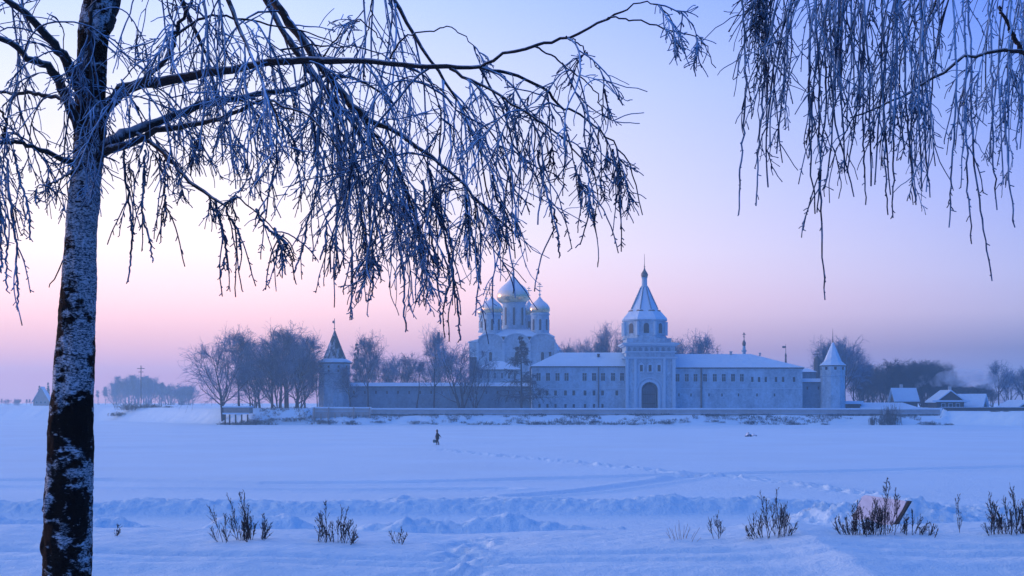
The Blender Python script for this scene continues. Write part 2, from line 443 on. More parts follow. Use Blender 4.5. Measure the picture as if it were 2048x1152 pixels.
def near_z(x, y):
    yy = np.maximum(y, 1.0)
    pxs = x/18.0*F+1024
    zc = H-(np.interp(pxs, CREST_PX, CREST_PY)-HZ)/F*18.0
    front = zc-.34*(1-sstep(9.0, 17.6, y))
    back = zc*(1-sstep(18.3, 36, y))-.5*sstep(30, 40, y)
    z = np.where(y < 18, front, back)
    z = z-.05*sstep(.0, 1.2, np.abs(y-18))*0
    # round the crest
    amp = sstep(8, 12, y)
    z = z+.035*(fbm(x*.35, y*.9, 3)-.5)*amp+.03*(fbm(x*1.6, y*2.6, 5, 4)-.5)+.018*(fbm(x*6, y*5, 6, 3)-.5)
    # snow lee ridges & faint ruts along the bank
    z = z-.075*np.exp(-((y-16.35-.12*np.sin(x*.6)-.25*(vnoise(x*.4, x*0, 9)-.5))/.14)**2)*(.4+.9*vnoise(x*.7, x*0+2, 11))
    z = z-.05*np.exp(-((y-15.75-.10*np.sin(x*.4+1))/.12)**2)*(.3+vnoise(x*.5, x*0+7, 12))
    z = z+.03*np.exp(-((y-15.2+.15*np.sin(x*.5))/.3)**2)
    # trampled steps at the bottom centre
    tr = [(-.62, 13.0), (-.50, 14.2), (-.62, 15.1), (-.40, 15.9), (-.55, 16.9), (-.45, 18.2)]
    d = dist_line(x, y, tr); m = np.exp(-(d/.34)**2)
    z = z+m*(.27*(fbm(x*5, y*3.2, 21, 3, .6)-.60))
    return z
ys = np.concatenate([spread(-40, 13, 12.6, 19.2, .035, 1.25)[:], ]); ys = spread(-40, 44, 12.6, 19.6, .035, 1.1)
grid('near_bank', spread(-160, 160, -7.6, 7.6, .045, 1.12), ys, near_z, M['snow_near'])
tag(bpy.data.objects['near_bank'], 'snow covered near riverbank the birches stand on', kind='structure')

def G(px, py):
    """point of the ice seen at this pixel"""
    Y = H*F/(py-HZ); return (X(px, Y), Y)
BERM_FAR_PX = [-400, 0, 90, 200, 300, 350, 420, 500, 600, 680, 760, 800, 860, 960, 1100, 1250, 1330, 1420, 1500, 1600, 1700, 2300]
BERM_FAR_H = [.55, .58, .55, .50, .66, .74, .60, .56, .54, .58, .62, .70, .60, .58, .62, .66, .76, .66, .64, .55, .2, .1]
BERM_NEAR_PX = [-400, 0, 60, 120, 190, 240, 300, 360, 420, 460, 520, 580, 640, 700, 760, 800, 860, 900, 960, 1060, 1110, 1240, 1300, 1400, 2300]
BERM_NEAR_H = [.6, .70, .74, .52, .95, .80, .45, .34, .66, .88, .70, .78, .40, .42, .58, .84, .90, .80, .66, .76, .56, .44, .18, .05, .0]
TR1 = [G(-300, 962), G(200, 960), G(500, 968), G(800, 966), G(1100, 958), G(1390, 950), G(1700, 943), G(2048, 934), G(2500, 926)]
TR2 = [G(-300, 982), G(0, 974), G(250, 978), G(700, 981), G(1000, 978)]
TR3 = [G(1040, 993), G(1180, 982), G(1300, 966), G(1395, 951)]
TR4 = [G(-300, 903), G(200, 896), G(700, 890), G(1200, 884), G(1700, 882)]
FOOT = [G(1780, 993), G(1700, 984), G(1600, 968), G(1500, 957), G(1400, 950), G(1250, 934), G(1080, 918), G(950, 907), G(875, 898)]
def river_z(x, y):
    pxs = x/np.maximum(y, 20)*F+1024
    z = .02*(fbm(x*.3, y*.3, 31)-.5)+.10*(fbm(x*.03, y*.02, 33, 3)-.5)*sstep(60, 90, y)
    # ploughed banks of the ice road
    lump = fbm(x*.75, y*.75, 41, 5, .55); fine = fbm(x*4.2, y*4.2, 45, 4, .6)
    hb = np.interp(pxs, BERM_FAR_PX, BERM_FAR_H); yc = 61.2+.5*np.sin(x*.11)+.8*(vnoise(x*.22, x*0, 47)-.5)
    prof = np.where(y < yc, sstep(-1.5, .1, y-yc), 1-sstep(.3, 3.6, y-yc))
    z = z+prof*(hb*(.86+.75*(lump-.4)))+np.minimum(1, prof*2.2)*.30*(fine-.5)*sstep(.02, .2, prof)
    hb = np.interp(pxs, BERM_NEAR_PX, BERM_NEAR_H); yc = 48.6+.7*(vnoise(x*.25, x*0, 57)-.5)
    prof = np.where(y < yc, sstep(-1.5, .05, y-yc), 1-sstep(.2, 1.8, y-yc))
    lump2 = fbm(x*1.0+40, y*.8, 51, 5, .55)
    z = z+prof*hb*(.95+1.2*(lump2-.4))+np.minimum(1, prof*2)*.22*(fine-.5)*sstep(.02, .2, prof)
    # heap round the pale board
    def heap(px, Y, wx, wy, h):
        cx = X(px, Y); return h*np.exp(-(((x-cx)/wx)**2+((y-Y)/wy)**2))
    hp = heap(1690, 56.2, 1.35, 1.5, .62)+heap(1755, 56.0, 1.2, 1.2, .62)+heap(1840, 55.5, 1.1, 1.6, .72)+heap(1900, 55.0, 1.1, 1.8, .50)+heap(1625, 57, .9, 1.3, .36)+heap(1960, 56.5, 1.6, 1.6, .22)
    z = z+heap(1742, 54.3, 1.1, .9, .30)+hp*(.7+.9*(fbm(x*1.7, y*1.7, 61, 4, .6)-.3))+np.minimum(1, hp*3)*.52*(fbm(x*5.2, y*3.6, 65, 4, .65)-.5)
    # vehicle and ski tracks
    for tr, wd, dp in ((TR1, 1.3, .16), (TR2, 1.0, .12), (TR3, .8, .14), (TR4, 2.2, .14)):
        d = dist_line(x, y, tr)
        z = z-dp*np.exp(-(d/wd)**4)*(.6+.7*vnoise(x*.15, y*.1, 71))+dp*.55*np.exp(-((d-wd*1.5)/(wd*.55))**2)
    # foot trail
    d = dist_line(x, y, FOOT); wf = .5+y*.004
    z = z+np.exp(-(d/wf)**2)*.62*(fbm(x*2.6, y*1.7, 81, 3, .6)-.42)*sstep(230, 90, y)
    # churned snow right of the heap
    ch = sstep(1800, 1880, pxs)*np.exp(-((y-62)/5.0)**2)
    z = z+ch*.26*(fbm(x*2.2, y*1.6, 91, 4, .6)-.4)
    # wind ridges
    z = z+.05*(fbm(x*.12, y*.5, 95, 4)-.5)*sstep(64, 72, y)
    z = np.where(y < 45, z-.0*(45-y), z)
    return z
ys = spread(30, 460, 45.5, 66, .11, 1.02); ys = ys[(ys > 30)]
xs = spread(-2600, 2600, -24.5, 24.5, .11, 1.06)
grid('frozen_river', xs, ys, river_z, M['snow_river'])
tag(bpy.data.objects['frozen_river'], 'wide frozen river under trodden snow with an ice road', kind='structure')

SH_PX = [-3000, -200, 0, 200, 420, 500, 700, 1900, 2048, 3000, 6000]
SH_Y = [420, 410, 400, 372, 322, 312, 310, 308, 292, 280, 270]
TOP_PX = [-3000, 0, 300, 430, 520, 620, 1880, 1960, 6000]
RUN = [30, 24, 20, 14, 8, 7.5, 7.5, 7, 8]
def far_z(x, y):
    pxs = x/np.maximum(y, 200)*F+1024
    ysh = np.interp(pxs, SH_PX, SH_Y)+4*(vnoise(x*.05, x*0, 101)-.5)
    run = np.interp(pxs, TOP_PX, RUN)
    inwall = sstep(612, 622, pxs)*(1-sstep(1880, 1892, pxs))
    t = (y-ysh)/run
    low = 2.0*sstep(-.05, 1, t)
    top = 3.55-.72*sstep(1884, 1896, pxs)*(1-sstep(346, 352, y))
    hi = top*sstep(0, 1.0, t)
    step = low+(3.55-low)*sstep(318.6, 319.4, y)
    z = np.where(inwall > .5, step, hi)
    z = z+.35*(fbm(x*.12, y*.12, 103, 4)-.5)*sstep(0, .3, t)*(1-.6*sstep(1, 1.6, t))+.95*(fbm(x*.38, y*.5, 107, 4, .6)-.45)*np.exp(-((t-.5)/.40)**2)
    z = z-1.2*(1-sstep(-.35, 0.02, t))
    z = z+.7*sstep(700, 1500, y)
    return z
grid('far_bank', spread(-2500, 2500, -170, 130, .75, 1.08), spread(255, 1600, 286, 325, .5, 1.045), far_z, M['snow_far'])
tag(bpy.data.objects['far_bank'], 'snow covered far riverbank and plain below the monastery', kind='structure')

# ------------------------------------------------------------------ architecture
def arch_frame(mb, x0, x1, z0, z1, yf, t=.25, out_=.1):
    pass
def window(parent, px, py0, py1, wpx, Y, arch=False, frame=True, name='window'):
    x0, x1, z0, z1 = X(px-wpx/2, Y), X(px+wpx/2, Y), Z(py1, Y), Z(py0, Y)
    fr = MB(); t = .11
    if frame:
        fr.box(x0-t, x0, Y-.10, Y+.02, z0, z1); fr.box(x1, x1+t, Y-.10, Y+.02, z0, z1)
        fr.box(x0-t*1.4, x1+t*1.4, Y-.13, Y+.02, z1, z1+t*1.1); fr.box(x0-t*1.6, x1+t*1.6, Y-.18, Y+.02, z0-t, z0)
        cx = (x0+x1)/2; fr.box(cx-.022, cx+.022, Y-.06, Y-.035, z0, z1); fr.box(x0, x1, Y-.063, Y-.036, z0+(z1-z0)*.62, z0+(z1-z0)*.62+.045)
    else:
        fr.box(x0-.08, x1+.08, Y-.09, Y+.02, z0-.12, z0)
    o = fr.build(name, M['trim'], parent)
    p = MB()
    if arch: p.prism(xz_poly_arch(x0, x1, z0, z1), Y-.03, Y+.02)
    else: p.box(x0, x1, Y-.03, Y+.02, z0, z1)
    me = p.build('pane', M['pane'], None); me.parent = o
    off = Vector(parent.location)
    for v in me.data.vertices: v.co -= off
    return o
def hip_roof(mb, x0, x1, y0, y1, ze, zr, hl, hr):
    ym = (y0+y1)/2
    return mb.add([(x0, y0, ze), (x1, y0, ze), (x1, y1, ze), (x0, y1, ze), (x0+hl, ym, zr), (x1-hr, ym, zr)],
                  [(0, 1, 5, 4), (2, 3, 4, 5), (3, 0, 4), (1, 2, 5), (0, 3, 2, 1)])
def cross(mb, x, y, z0, z1, r=.09, patriarchal=True):
    h = z1-z0
    mb.bar((x, y, z0), (x, y, z1), r, 5)
    mb.bar((x-h*.22, y, z0+h*.70), (x+h*.22, y, z0+h*.70), r, 5)
    mb.bar((x-h*.12, y, z0+h*.86), (x+h*.12, y, z0+h*.86), r, 5)
    mb.bar((x-h*.13, y, z0+h*.42), (x+h*.13, y, z0+h*.34), r, 5)

GZ = 3.3
# --- gatehouse wings
def wing(name, px0, px1, Y, depth, pe, pr, hl, hr, label):
    r = empty(name, (X((px0+px1)/2, Y), Y, GZ))
    x0, x1 = X(px0, Y), X(px1, Y); ze = Z(pe, Y)
    wl = MB().box(x0, x1, Y, Y+depth, GZ-.5, ze-.25)
    wl.box(x0-.1, x1+.1, Y-.15, Y+.0-.003, ze-.6, ze-.28)
    wl.build('wall', M['plaster'], r)
    MB().box(x0-.004, x1+.004, Y-.12, Y-.004, Z(778, Y), Z(776.6, Y)).build('string_course', M['trim'], r)
    MB().box(x0-.35, x1+.35, Y-.45, Y+depth+.45, ze-.25, ze-.02).build('eave', M['fascia'], r)
    zr = Z(pr, Y+depth/2)
    rf = hip_roof(MB(), x0-.5, x1+.5, Y-.62, Y+depth+.62, ze, zr, hl, hr).build('roof', M['snow_roof'], r)
    return r, rf
YW = 332.0
lw, lwr = wing('monastery_wing', 1064, 1262, YW, 13, 732.5, 705, 7.0, 0.0, '')
tag(lw, 'white monastery wing left of the gate tower with three rows of windows', 'building')
for px in (1077, 1096, 1115, 1133, 1169, 1188, 1206, 1226, 1244): window(lw, px, 746, 761.5, 8.2, YW)
for px in (1079, 1094, 1111, 1131, 1147.5, 1170, 1188, 1205, 1233.5): window(lw, px, 781, 791, 5.4, YW, frame=False)
for px in (1079, 1095, 1111, 1131, 1147.5, 1170, 1188, 1205): window(lw, px, 808, 815.5, 4.4, YW, frame=False)
def pipe(parent, px, Y, py0, py1, r=.13):
    mb = MB(); mb.bar((X(px, Y), Y-.25, Z(py1, Y)), (X(px, Y), Y-.25, Z(py0, Y)), r, 8)
    mb.build('drainpipe', M['metal'], parent, True)
pipe(lw, 1197, YW, 734, 815); pipe(lw, 1060.5, YW, 737, 815, .16)
def chimney(parent, px, Y, py0, py1, wpx, name='chimney', mat='concrete'):
    mb = MB(); x0, x1 = X(px-wpx/2, Y), X(px+wpx/2, Y); mb.box(x0, x1, Y, Y+(x1-x0), Z(py1, Y), Z(py0, Y))
    mb.box(x0-.1, x1+.1, Y-.1, Y+(x1-x0)+.1, Z(py0, Y), Z(py0, Y)+.18)
    c = mb.build(name, M[mat], parent); return c
chimney(lw, 1197, YW+4, 709, 716, 4.5, mat='wood_dark'); chimney(lw, 1100, YW+5, 705.5, 712, 4, mat='wood_dark')
rw, rwr = wing('monastery_wing', 1344, 1605, YW, 13, 735, 708, 0.0, 11.5, '')
tag(rw, 'long white monastery wing right of the gate tower under a snowy hip roof', 'building')
for px in (1355, 1373.5, 1391, 1410, 1429.5, 1447.5, 1466, 1483.5): window(rw, px, 748, 763, 7.8, YW)
for px in (1504.5, 1518, 1531.5, 1552, 1566, 1588): window(rw, px, 754, 764, 4.6, YW, frame=False)
for px in (1358, 1382, 1418, 1444, 1477, 1514, 1549): window(rw, px, 787, 793, 2.6, YW, frame=False)
pipe(rw, 1402.5, YW, 735, 816, .2)
chimney(rw, 1462, YW+6, 704, 712, 4.5); chimney(rw, 1520, YW+6, 707, 712, 3)

# --- gate tower
YT = 329.5
gt = tag(empty('gate_tower', (X(1298, YT), YT, GZ)), 'tall white gate tower with snowy tent roof and arched gateway', 'tower')
x0, x1 = X(1252, YT), X(1350, YT); dp = x1-x0; cxT = X(1298, YT); cyT = YT+dp/2
b = MB()
ax0, ax1 = X(1283, YT), X(1316, YT); az1 = Z(764, YT); rr_ = (ax1-ax0)/2; acx = (ax0+ax1)/2
# facade with a real arched opening: side piers, and spandrel over the arch
b.box(x0, ax0, YT, YT+dp, GZ-.5, az1-rr_); b.box(ax1, x1, YT, YT+dp, GZ-.5, az1-rr_)
n = 12
pts = [(x0, az1-rr_)]+[(ax0, az1-rr_)]+[(acx-rr_*cos(pi*k/n), az1-rr_+rr_*sin(pi*k/n)) for k in range(1, n)]+[(ax1, az1-rr_), (x1, az1-rr_), (x1, Z(690, YT)), (x0, Z(690, YT))]
b.prism(pts, YT, YT+dp)
b.box(ax0-.2, ax1+.2, YT+3.2, YT+3.5, GZ-.5, az1+.2)
b.build('wall', M['plaster'], gt)
for xx0, xx1 in ((1251, 1257), (1268, 1273), (1326, 1331), (1344.5, 1351)):
    MB().box(X(xx0, YT)-.003, X(xx1, YT)+.003, YT-.35, YT-.003, GZ-.4, Z(717, YT)).build('pilaster', M['trim'], gt)
mb = MB()
for k, (py, o_, t) in enumerate(((718, .4, .3), (716, .6, .25), (705, .3, .3), (692, .5, .35), (689.5, .9, .4))):
    mb.box(x0-o_, x1+o_, YT-o_-.003*k, YT+dp+o_, Z(py, YT), Z(py, YT)+t)
mb.build('cornice', M['trim'], gt)
# blind niches between the two upper bands
mb = MB()
for k in range(8):
    px = 1258+k*11.4
    mb.prism(xz_poly_arch(X(px-3.2, YT), X(px+3.2, YT), Z(703, YT), Z(694.5, YT), 6), YT-.06, YT+.02)
mb.build('niche_row', M['plaster_wall'], gt)
# arch surround
mb = MB(); n = 14
for R0, R1, o_ in ((rr_+.02, rr_+.55, .30), (rr_+.9, rr_+1.2, .20)):
    for k in range(n):
        a0, a1 = pi*k/n, pi*(k+1)/n
        q = [(acx-R0*cos(a0), az1-rr_+R0*sin(a0)), (acx-R0*cos(a1), az1-rr_+R0*sin(a1)), (acx-R1*cos(a1), az1-rr_+R1*sin(a1)), (acx-R1*cos(a0), az1-rr_+R1*sin(a0))]
        mb.prism(q, YT-o_, YT-.004)
    mb.box(acx-R1, acx-R0, YT-o_, YT-.004, GZ-.3, az1-rr_); mb.box(acx+R0, acx+R1, YT-o_, YT-.004, GZ-.3, az1-rr_)
mb.build('arch_surround', M['trim'], gt)
dr = MB(); dr.prism(xz_poly_arch(ax0+.3, ax1-.3, GZ-.3, az1-.5), YT+1.6, YT+1.8); go_ = dr.build('gate', M['gate_wood'], gt)
dr = MB()
for k in range(1, 8):
    xx = ax0+.3+(ax1-ax0-.6)*k/8; dr.box(xx-.03, xx+.03, YT+1.55, YT+1.598, GZ-.2, az1-rr_-.2)
for zz in (GZ+1.2, GZ+3.4): dr.box(ax0+.4, ax1-.4, YT+1.50, YT+1.548, zz, zz+.18)
dr.build('gate_bands', M['recess'], gt)
for px in (1282.5, 1300, 1318):
    wd = MB()
    xx0, xx1 = X(px-3.0, YT), X(px+3.0, YT)
    wd.box(xx0-.3, xx0, YT-.2, YT-.004, Z(743, YT), Z(730, YT)); wd.box(xx1, xx1+.3, YT-.2, YT-.004, Z(743, YT), Z(730, YT))
    wd.prism([(xx0-.3, Z(730, YT)), (xx1+.3, Z(730, YT)), (xx1+.05, Z(727, YT)), ((xx0+xx1)/2, Z(724, YT)), (xx0-.05, Z(727, YT))], YT-.22, YT-.004)
    wd.box(xx0-.35, xx1+.35, YT-.25, YT-.004, Z(745, YT), Z(743, YT))
    wo = wd.build('window', M['trim'], gt)
    pm = MB().prism(xz_poly_arch(xx0, xx1, Z(743, YT), Z(727.5, YT)), YT-.05, YT+.02).build('pane', M['pane'], None); pm.parent = wo
    for v in pm.data.vertices: v.co -= Vector(gt.location)
# stepped tier + snow ledge
tx0, tx1 = X(1243, YT), X(1343, YT)
mb = MB(); mb.box(x0+.2, x1-.8, YT+.4, YT+dp-.6, Z(690, YT)+.41, Z(676, YT)); mb.build('upper_tier', M['plaster'], gt)
mb = MB(); hip_roof(mb, x0-.9, x1+.9, YT-.9, YT+dp+.9, Z(688.8, YT)+.36, Z(680, YT), 5.2, 5.2); mb.build('ledge_snow', M['snow_roof'], gt)
ocx = X(1289, YT+5.5); ocy = YT+5.6; Yo = ocy
def pr(py): return Z(py, Yo)
def hw(p): return p*Yo/F
mb = MB(); mb.lathe(ocx, ocy, [(hw(47), pr(679)), (hw(47), pr(676)), (hw(44), pr(673)), (hw(44), pr(644)), (hw(47), pr(643)), (hw(47), pr(640.5))], 8, pi/8); mb.build('octagon', M['plaster'], gt)
for k in range(8):
    a = pi/8+k*pi/4+pi/8
    if sin(a) > .5: continue
    R = hw(44)*cos(pi/8)
    c = Vector((ocx+R*cos(a), ocy+R*sin(a), 0)); t = Vector((-sin(a), cos(a), 0)); nn = Vector((cos(a), sin(a), 0))
    wpts = xz_poly_arch(-.62, .62, pr(668), pr(648)); vs = []
    for d_ in (.02, .06): vs += [tuple(c+t*p[0]+nn*d_+Vector((0, 0, p[1]))) for p in wpts]
    N_ = len(wpts)
    wo = MB().add([v for v in vs], [tuple(range(N_, 2*N_)), tuple(range(N_))[::-1]]+[((i+1) % N_, i, N_+i, N_+(i+1) % N_) for i in range(N_)]).build('window', M['pane'], gt)
    # corner colonnette
    ca_ = pi/8+k*pi/4
    q = (ocx+hw(44.6)*cos(ca_), ocy+hw(44.6)*sin(ca_))
    MB().bar((q[0], q[1], pr(672)), (q[0], q[1], pr(645)), .42, 8).build('colonnette', M['trim'], gt, True)
mb = MB(); mb.lathe(ocx, ocy, [(hw(47.5), pr(640.4)), (hw(46), pr(637)), (hw(34), pr(624)), (hw(30), pr(622))], 8, pi/8); mb.build('skirt_roof', M['snow_roof'], gt)
for k in range(8):
    a = k*pi/4
    for dd in (-.3, .3):
        c = Vector((ocx, ocy, 0)); R = hw(29.5); p = c+Vector((R*cos(a+dd), R*sin(a+dd), pr(627)))
        kk = MB(); seg = 6; r0 = .62; t = Vector((-sin(a), cos(a), 0)); nn = Vector((cos(a), sin(a), 0))
        fv = [p+t*(r0*cos(pi*i/seg))+Vector((0, 0, r0*1.15*sin(pi*i/seg)))+nn*.35 for i in range(seg+1)]
        bv = [q-nn*1.0 for q in fv]
        N_ = seg+1
        kk.add([tuple(v) for v in fv+bv], [tuple(range(N_)), tuple(range(N_, 2*N_))[::-1]]+[(i+1, i, N_+i, N_+i+1) for i in range(N_-1)])
        if sin(a+dd) < .6: kk.build('kokoshnik', M['metal'], gt)
mb = MB(); mb.lathe(ocx, ocy, [(hw(30), pr(622)), (hw(28), pr(619)), (hw(17), pr(598)), (hw(7.5), pr(575))], 8, pi/8)
tent = mb.build('tent_roof', M['snow_roof'], gt)
mb = MB()
for k in range(8):
    a = pi/8+k*pi/4; mb.bar((ocx+hw(28)*cos(a), ocy+hw(28)*sin(a), pr(619)), (ocx+hw(7.5)*cos(a), ocy+hw(7.5)*sin(a), pr(575)), .16, 5)
mb.build('roof_ribs', M['plaster_wall'], gt)
mb = MB(); mb.lathe(ocx, ocy, [(hw(7), pr(576)), (hw(7.5), pr(573)), (hw(5.5), pr(571)), (hw(5.2), pr(557)), (hw(7.0), pr(555))], 12); mb.build('neck', M['plaster'], gt, True)
mb = MB(); mb.lathe(ocx, ocy, [(hw(5), pr(555)), (hw(7), pr(552)), (hw(7.2), pr(549)), (hw(5.5), pr(545)), (hw(2.6), pr(541)), (hw(1.3), pr(537))], 14); mb.build('cupola', M['metal'], gt, True)
mb = MB(); mb.lathe(ocx, ocy, [(hw(1.2), pr(538)), (hw(.6), pr(528)), (hw(.35), pr(508))], 6); mb.lathe(ocx, ocy, [(.05, pr(535)), (hw(1.9), pr(533.5)), (.05, pr(532))], 8); mb.build('spire', M['metal'], gt)

# --- cathedral
YC = 395.0
ct = tag(empty('cathedral', (X(1034, YC), YC, GZ)), 'white five domed cathedral rising behind the monastery wall, gold cupolas frosted', 'church')
x0, x1 = X(955, YC), X(1111, YC); dpC = (x1-x0)
bay = (x1-x0)/3
b = MB(); b.box(x0, x1, YC, YC+dpC, GZ-.5, Z(690, YC)); b.build('wall', M['plaster'], ct)
b = MB()
for k in range(3):
    bx0, bx1 = x0+k*bay, x0+(k+1)*bay; r0 = bay/2; cx_ = (bx0+bx1)/2; zb = Z(690, YC)
    hgt_ = Z(667, YC)-zb
    seg = 12; pts = [(bx0, zb), (bx1, zb)]+[(cx_+r0*cos(pi*i/seg), zb+.6+(hgt_-.6)*sin(pi*i/seg)) for i in range(seg+1)]
    b.prism(pts, YC+.0, YC+dpC)
b.build('zakomara', M['plaster'], ct)
b = MB()
for k in range(3):
    bx0, bx1 = x0+k*bay, x0+(k+1)*bay; r0 = bay/2; cx_ = (bx0+bx1)/2; zb = Z(690, YC)+.6; hh = Z(667, YC)-zb
    for i in range(12):
        a0, a1 = pi*i/12, pi*(i+1)/12
        q = [(cx_+r0*.98*cos(a0), zb+hh*.96*sin(a0)), (cx_+(r0*1.03)*cos(a0), zb+(hh*1.06)*sin(a0)), (cx_+(r0*1.03)*cos(a1), zb+(hh*1.06)*sin(a1)), (cx_+r0*.98*cos(a1), zb+hh*.96*sin(a1))]
        b.prism(q, YC-.35, YC+.1)
    b.box(bx0-.35, bx0+.35, YC-.3, YC-.003, GZ, zb)
b.box(x1-.35, x1+.35, YC-.3, YC-.003, GZ, Z(690, YC)+.6)
b.box(x0-.2, x1+.2, YC-.2, YC-.005, Z(703, YC), Z(701, YC))
b.build('arcade_trim', M['trim'], ct)
# snow mound of the roof, stepping up to the drums
ccx = X(1030, YC+dpC/2); ccy = YC+dpC/2
mb = MB(); mb.lathe(X(1033, ccy), ccy, [(dpC*.70, Z(673, YC)), (dpC*.60, Z(667, YC)), (dpC*.45, Z(660, YC)), (dpC*.25, Z(656, YC)), (.1, Z(655, YC))], 4, pi/4); mb.build('roof', M['snow_roof'], ct)
for k in range(3):
    for zz0, zz1, ww in ((722, 704, 2.6),):
        px = 981+k*52
        window(ct, px, zz1, zz0, 6, YC, True, False)
def drum(px, py_base, py_top, rpx, Yd, name='drum', nwin=8):
    s_ = Yd/F; cx_ = X(px, Yd); mb = MB()
    mb.lathe(cx_, Yd, [(rpx*1.1*s_, Z(py_base, Yd)), (rpx*1.1*s_, Z(py_base-3, Yd)), (rpx*s_, Z(py_base-4, Yd)), (rpx*.98*s_, Z(py_top+6, Yd)), (rpx*1.06*s_, Z(py_top+5, Yd)), (rpx*1.06*s_, Z(py_top+3, Yd)), (rpx*.94*s_, Z(py_top, Yd))], 28)
    d = mb.build(name, M['plaster'], ct, True)
    for k in range(nwin):
        a = -pi/2+k*2*pi/nwin
        if sin(a) > .3: continue
        R = rpx*s_*1.0; c = Vector((cx_+R*cos(a), Yd+R*sin(a), 0)); t = Vector((-sin(a), cos(a), 0)); nn = Vector((cos(a), sin(a), 0))
        wpts = xz_poly_arch(-.30, .30, Z(py_base-9, Yd), Z(py_top+14, Yd), 6); vs = []
        for d_ in (-.25, .06): vs += [tuple(c+t*p[0]+nn*d_+Vector((0, 0, p[1]))-Vector(ct.location)) for p in wpts]
        N_ = len(wpts); wi = MB().add(vs, [tuple(range(N_, 2*N_)), tuple(range(N_))[::-1]]+[((i+1) % N_, i, N_+i, N_+(i+1) % N_) for i in range(N_)]).build('window', M['pane'])
        wi.parent = d
    return d
def onion(px, py_base, py_wide, py_tip, rpx, Yd, cross_top):
    s_ = Yd/F; zb, zt = Z(py_base, Yd), Z(py_tip, Yd); h = zt-zb
    fr = [(.70, 0), (.86, .05), (.97, .13), (1.0, .22), (.98, .32), (.90, .43), (.76, .53), (.58, .62), (.40, .70), (.26, .78), (.15, .86), (.07, .93), (.035, 1.0)]
    mb = MB(); mb.lathe(X(px, Yd), Yd, [(r*rpx*s_, zb+h*t) for r, t in fr], 40)
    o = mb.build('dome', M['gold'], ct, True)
    c = MB(); c.lathe(X(px, Yd), Yd, [(.05, zt-.2), (.38, zt+.25), (.05, zt+.7)], 10)
    cross(c, X(px, Yd), Yd, zt, Z(cross_top, Yd), .12)
    c.build('cross', M['gold'], ct)
    return o
Yf = YC+4.5; Yb = YC+dpC-4.5
drum(1028, 660, 602, 23.5, ccy); onion(1026, 607, 585, 548, 32.5, ccy, 518)
drum(984.5, 670, 625, 19, Yf); onion(984, 628, 612, 590, 21.5, Yf, 563)
drum(1080, 670, 625, 18.5, Yf); onion(1079.5, 628, 612, 591, 20.5, Yf, 565)
drum(974, 665, 629, 16, Yb); onion(973, 632, 618, 599, 18, Yb, 571)
drum(1058, 665, 629, 16, Yb); onion(1057.5, 632, 618, 600, 18, Yb, 573)
# side gallery and stepped apse side on the right, low gallery on the left
b = MB(); b.box(x1, X(1126, YC), YC+5, YC+dpC-2, GZ, Z(704, YC)+.0); b.build('side_gallery', M['plaster'], ct)
b = MB(); hip_roof(b, x1-.2, X(1128, YC), YC+4.5, YC+dpC-1.5, Z(704, YC)+.02, Z(684, YC), 1, 1.6); b.build('side_gallery_roof', M['snow_roof'], ct)
b = MB(); b.box(X(937, YC), x0, YC+6, YC+dpC-2, GZ, Z(682, YC)); b.build('north_porch', M['plaster'], ct)
b = MB(); b.add([(X(934, YC), YC+5.6, Z(682, YC)+.02), (x0, YC+5.6, Z(676, YC)), (x0, YC+dpC-1.6, Z(676, YC)), (X(934, YC), YC+dpC-1.6, Z(682, YC)+.02), (x0, YC+5.6, Z(682, YC)+.02), (x0, YC+dpC-1.6, Z(682, YC)+.02)], [(0, 4, 1), (3, 2, 5), (0, 1, 2, 3), (0, 3, 5, 4)]); b.build('porch_roof', M['snow_roof'], ct)
# annex in front of it
YA = 362.0
an = tag(empty('annex', (X(992, YA), YA, GZ)), 'low white annex with snowy hip roof in front of the cathedral', 'building')
b = MB(); b.box(X(950, YA), X(1040, YA), YA, YA+9, GZ-.5, Z(739, YA)-.2); b.build('wall', M['plaster'], an)
b = MB(); b.box(X(947, YA), X(1043, YA), YA-.5, YA+9.5, Z(739, YA)-.2, Z(739, YA)-.01); b.build('eave', M['fascia'], an)
b = MB(); hip_roof(b, X(946, YA), X(1044, YA), YA-.7, YA+9.7, Z(739, YA), Z(722, YA+4), 5, 5); b.build('roof', M['snow_roof'], an)
for px in (962, 976, 990, 1004, 1018, 1030): window(an, px, 746, 757, 4, YA)

# --- fortress wall
def curtain(px0, px1, Y, pt, label, gz=3.0):
    r = tag(empty('fortress_wall', (X((px0+px1)/2, Y), Y, GZ)), label, 'wall')
    x0, x1 = X(px0, Y), X(px1, Y); zt = Z(pt, Y)
    b = MB(); b.box(x0, x1, Y, Y+2.2, gz, zt-.3); b.box(x0, x1, Y-.18, Y-.003, zt-.9, zt-.62)
    x = x0+1.2
    b.build('masonry', M['plaster_wall'], r)
    lp = MB()
    while x < x1-1:
        lp.box(x, x+.35, Y-.04, Y+.02, zt-1.9, zt-1.2); x += 2.6
    lp.build('loopholes', M['recess'], r)
    MB().box(x0, x1, Y-.5, Y+2.7, zt-.3, zt-.14).build('coping', M['fascia'], r)
    MB().add([(x0, Y-.62, zt-.13), (x1, Y-.62, zt-.13), (x1, Y+2.8, zt-.13), (x0, Y+2.8, zt-.13), (x0, Y+1.1, zt+.75), (x1, Y+1.1, zt+.75)], [(0, 1, 5, 4), (2, 3, 4, 5), (3, 0, 4), (1, 2, 5), (0, 3, 2, 1)]).build('coping_snow', M['snow_roof'], r)
    return r
curtain(696, 1062, 334.5, 771.5, 'long grey fortress wall with snowy coping between left tower and monastery wing')
curtain(1603, 1645, 334.5, 763, 'short fortress wall joining right wing to the right corner tower')
Yq = 342
q = tag(empty('storehouse', (X(1622, Yq), Yq, GZ)), 'narrow white building with snowy roof behind the short right wall', 'building')
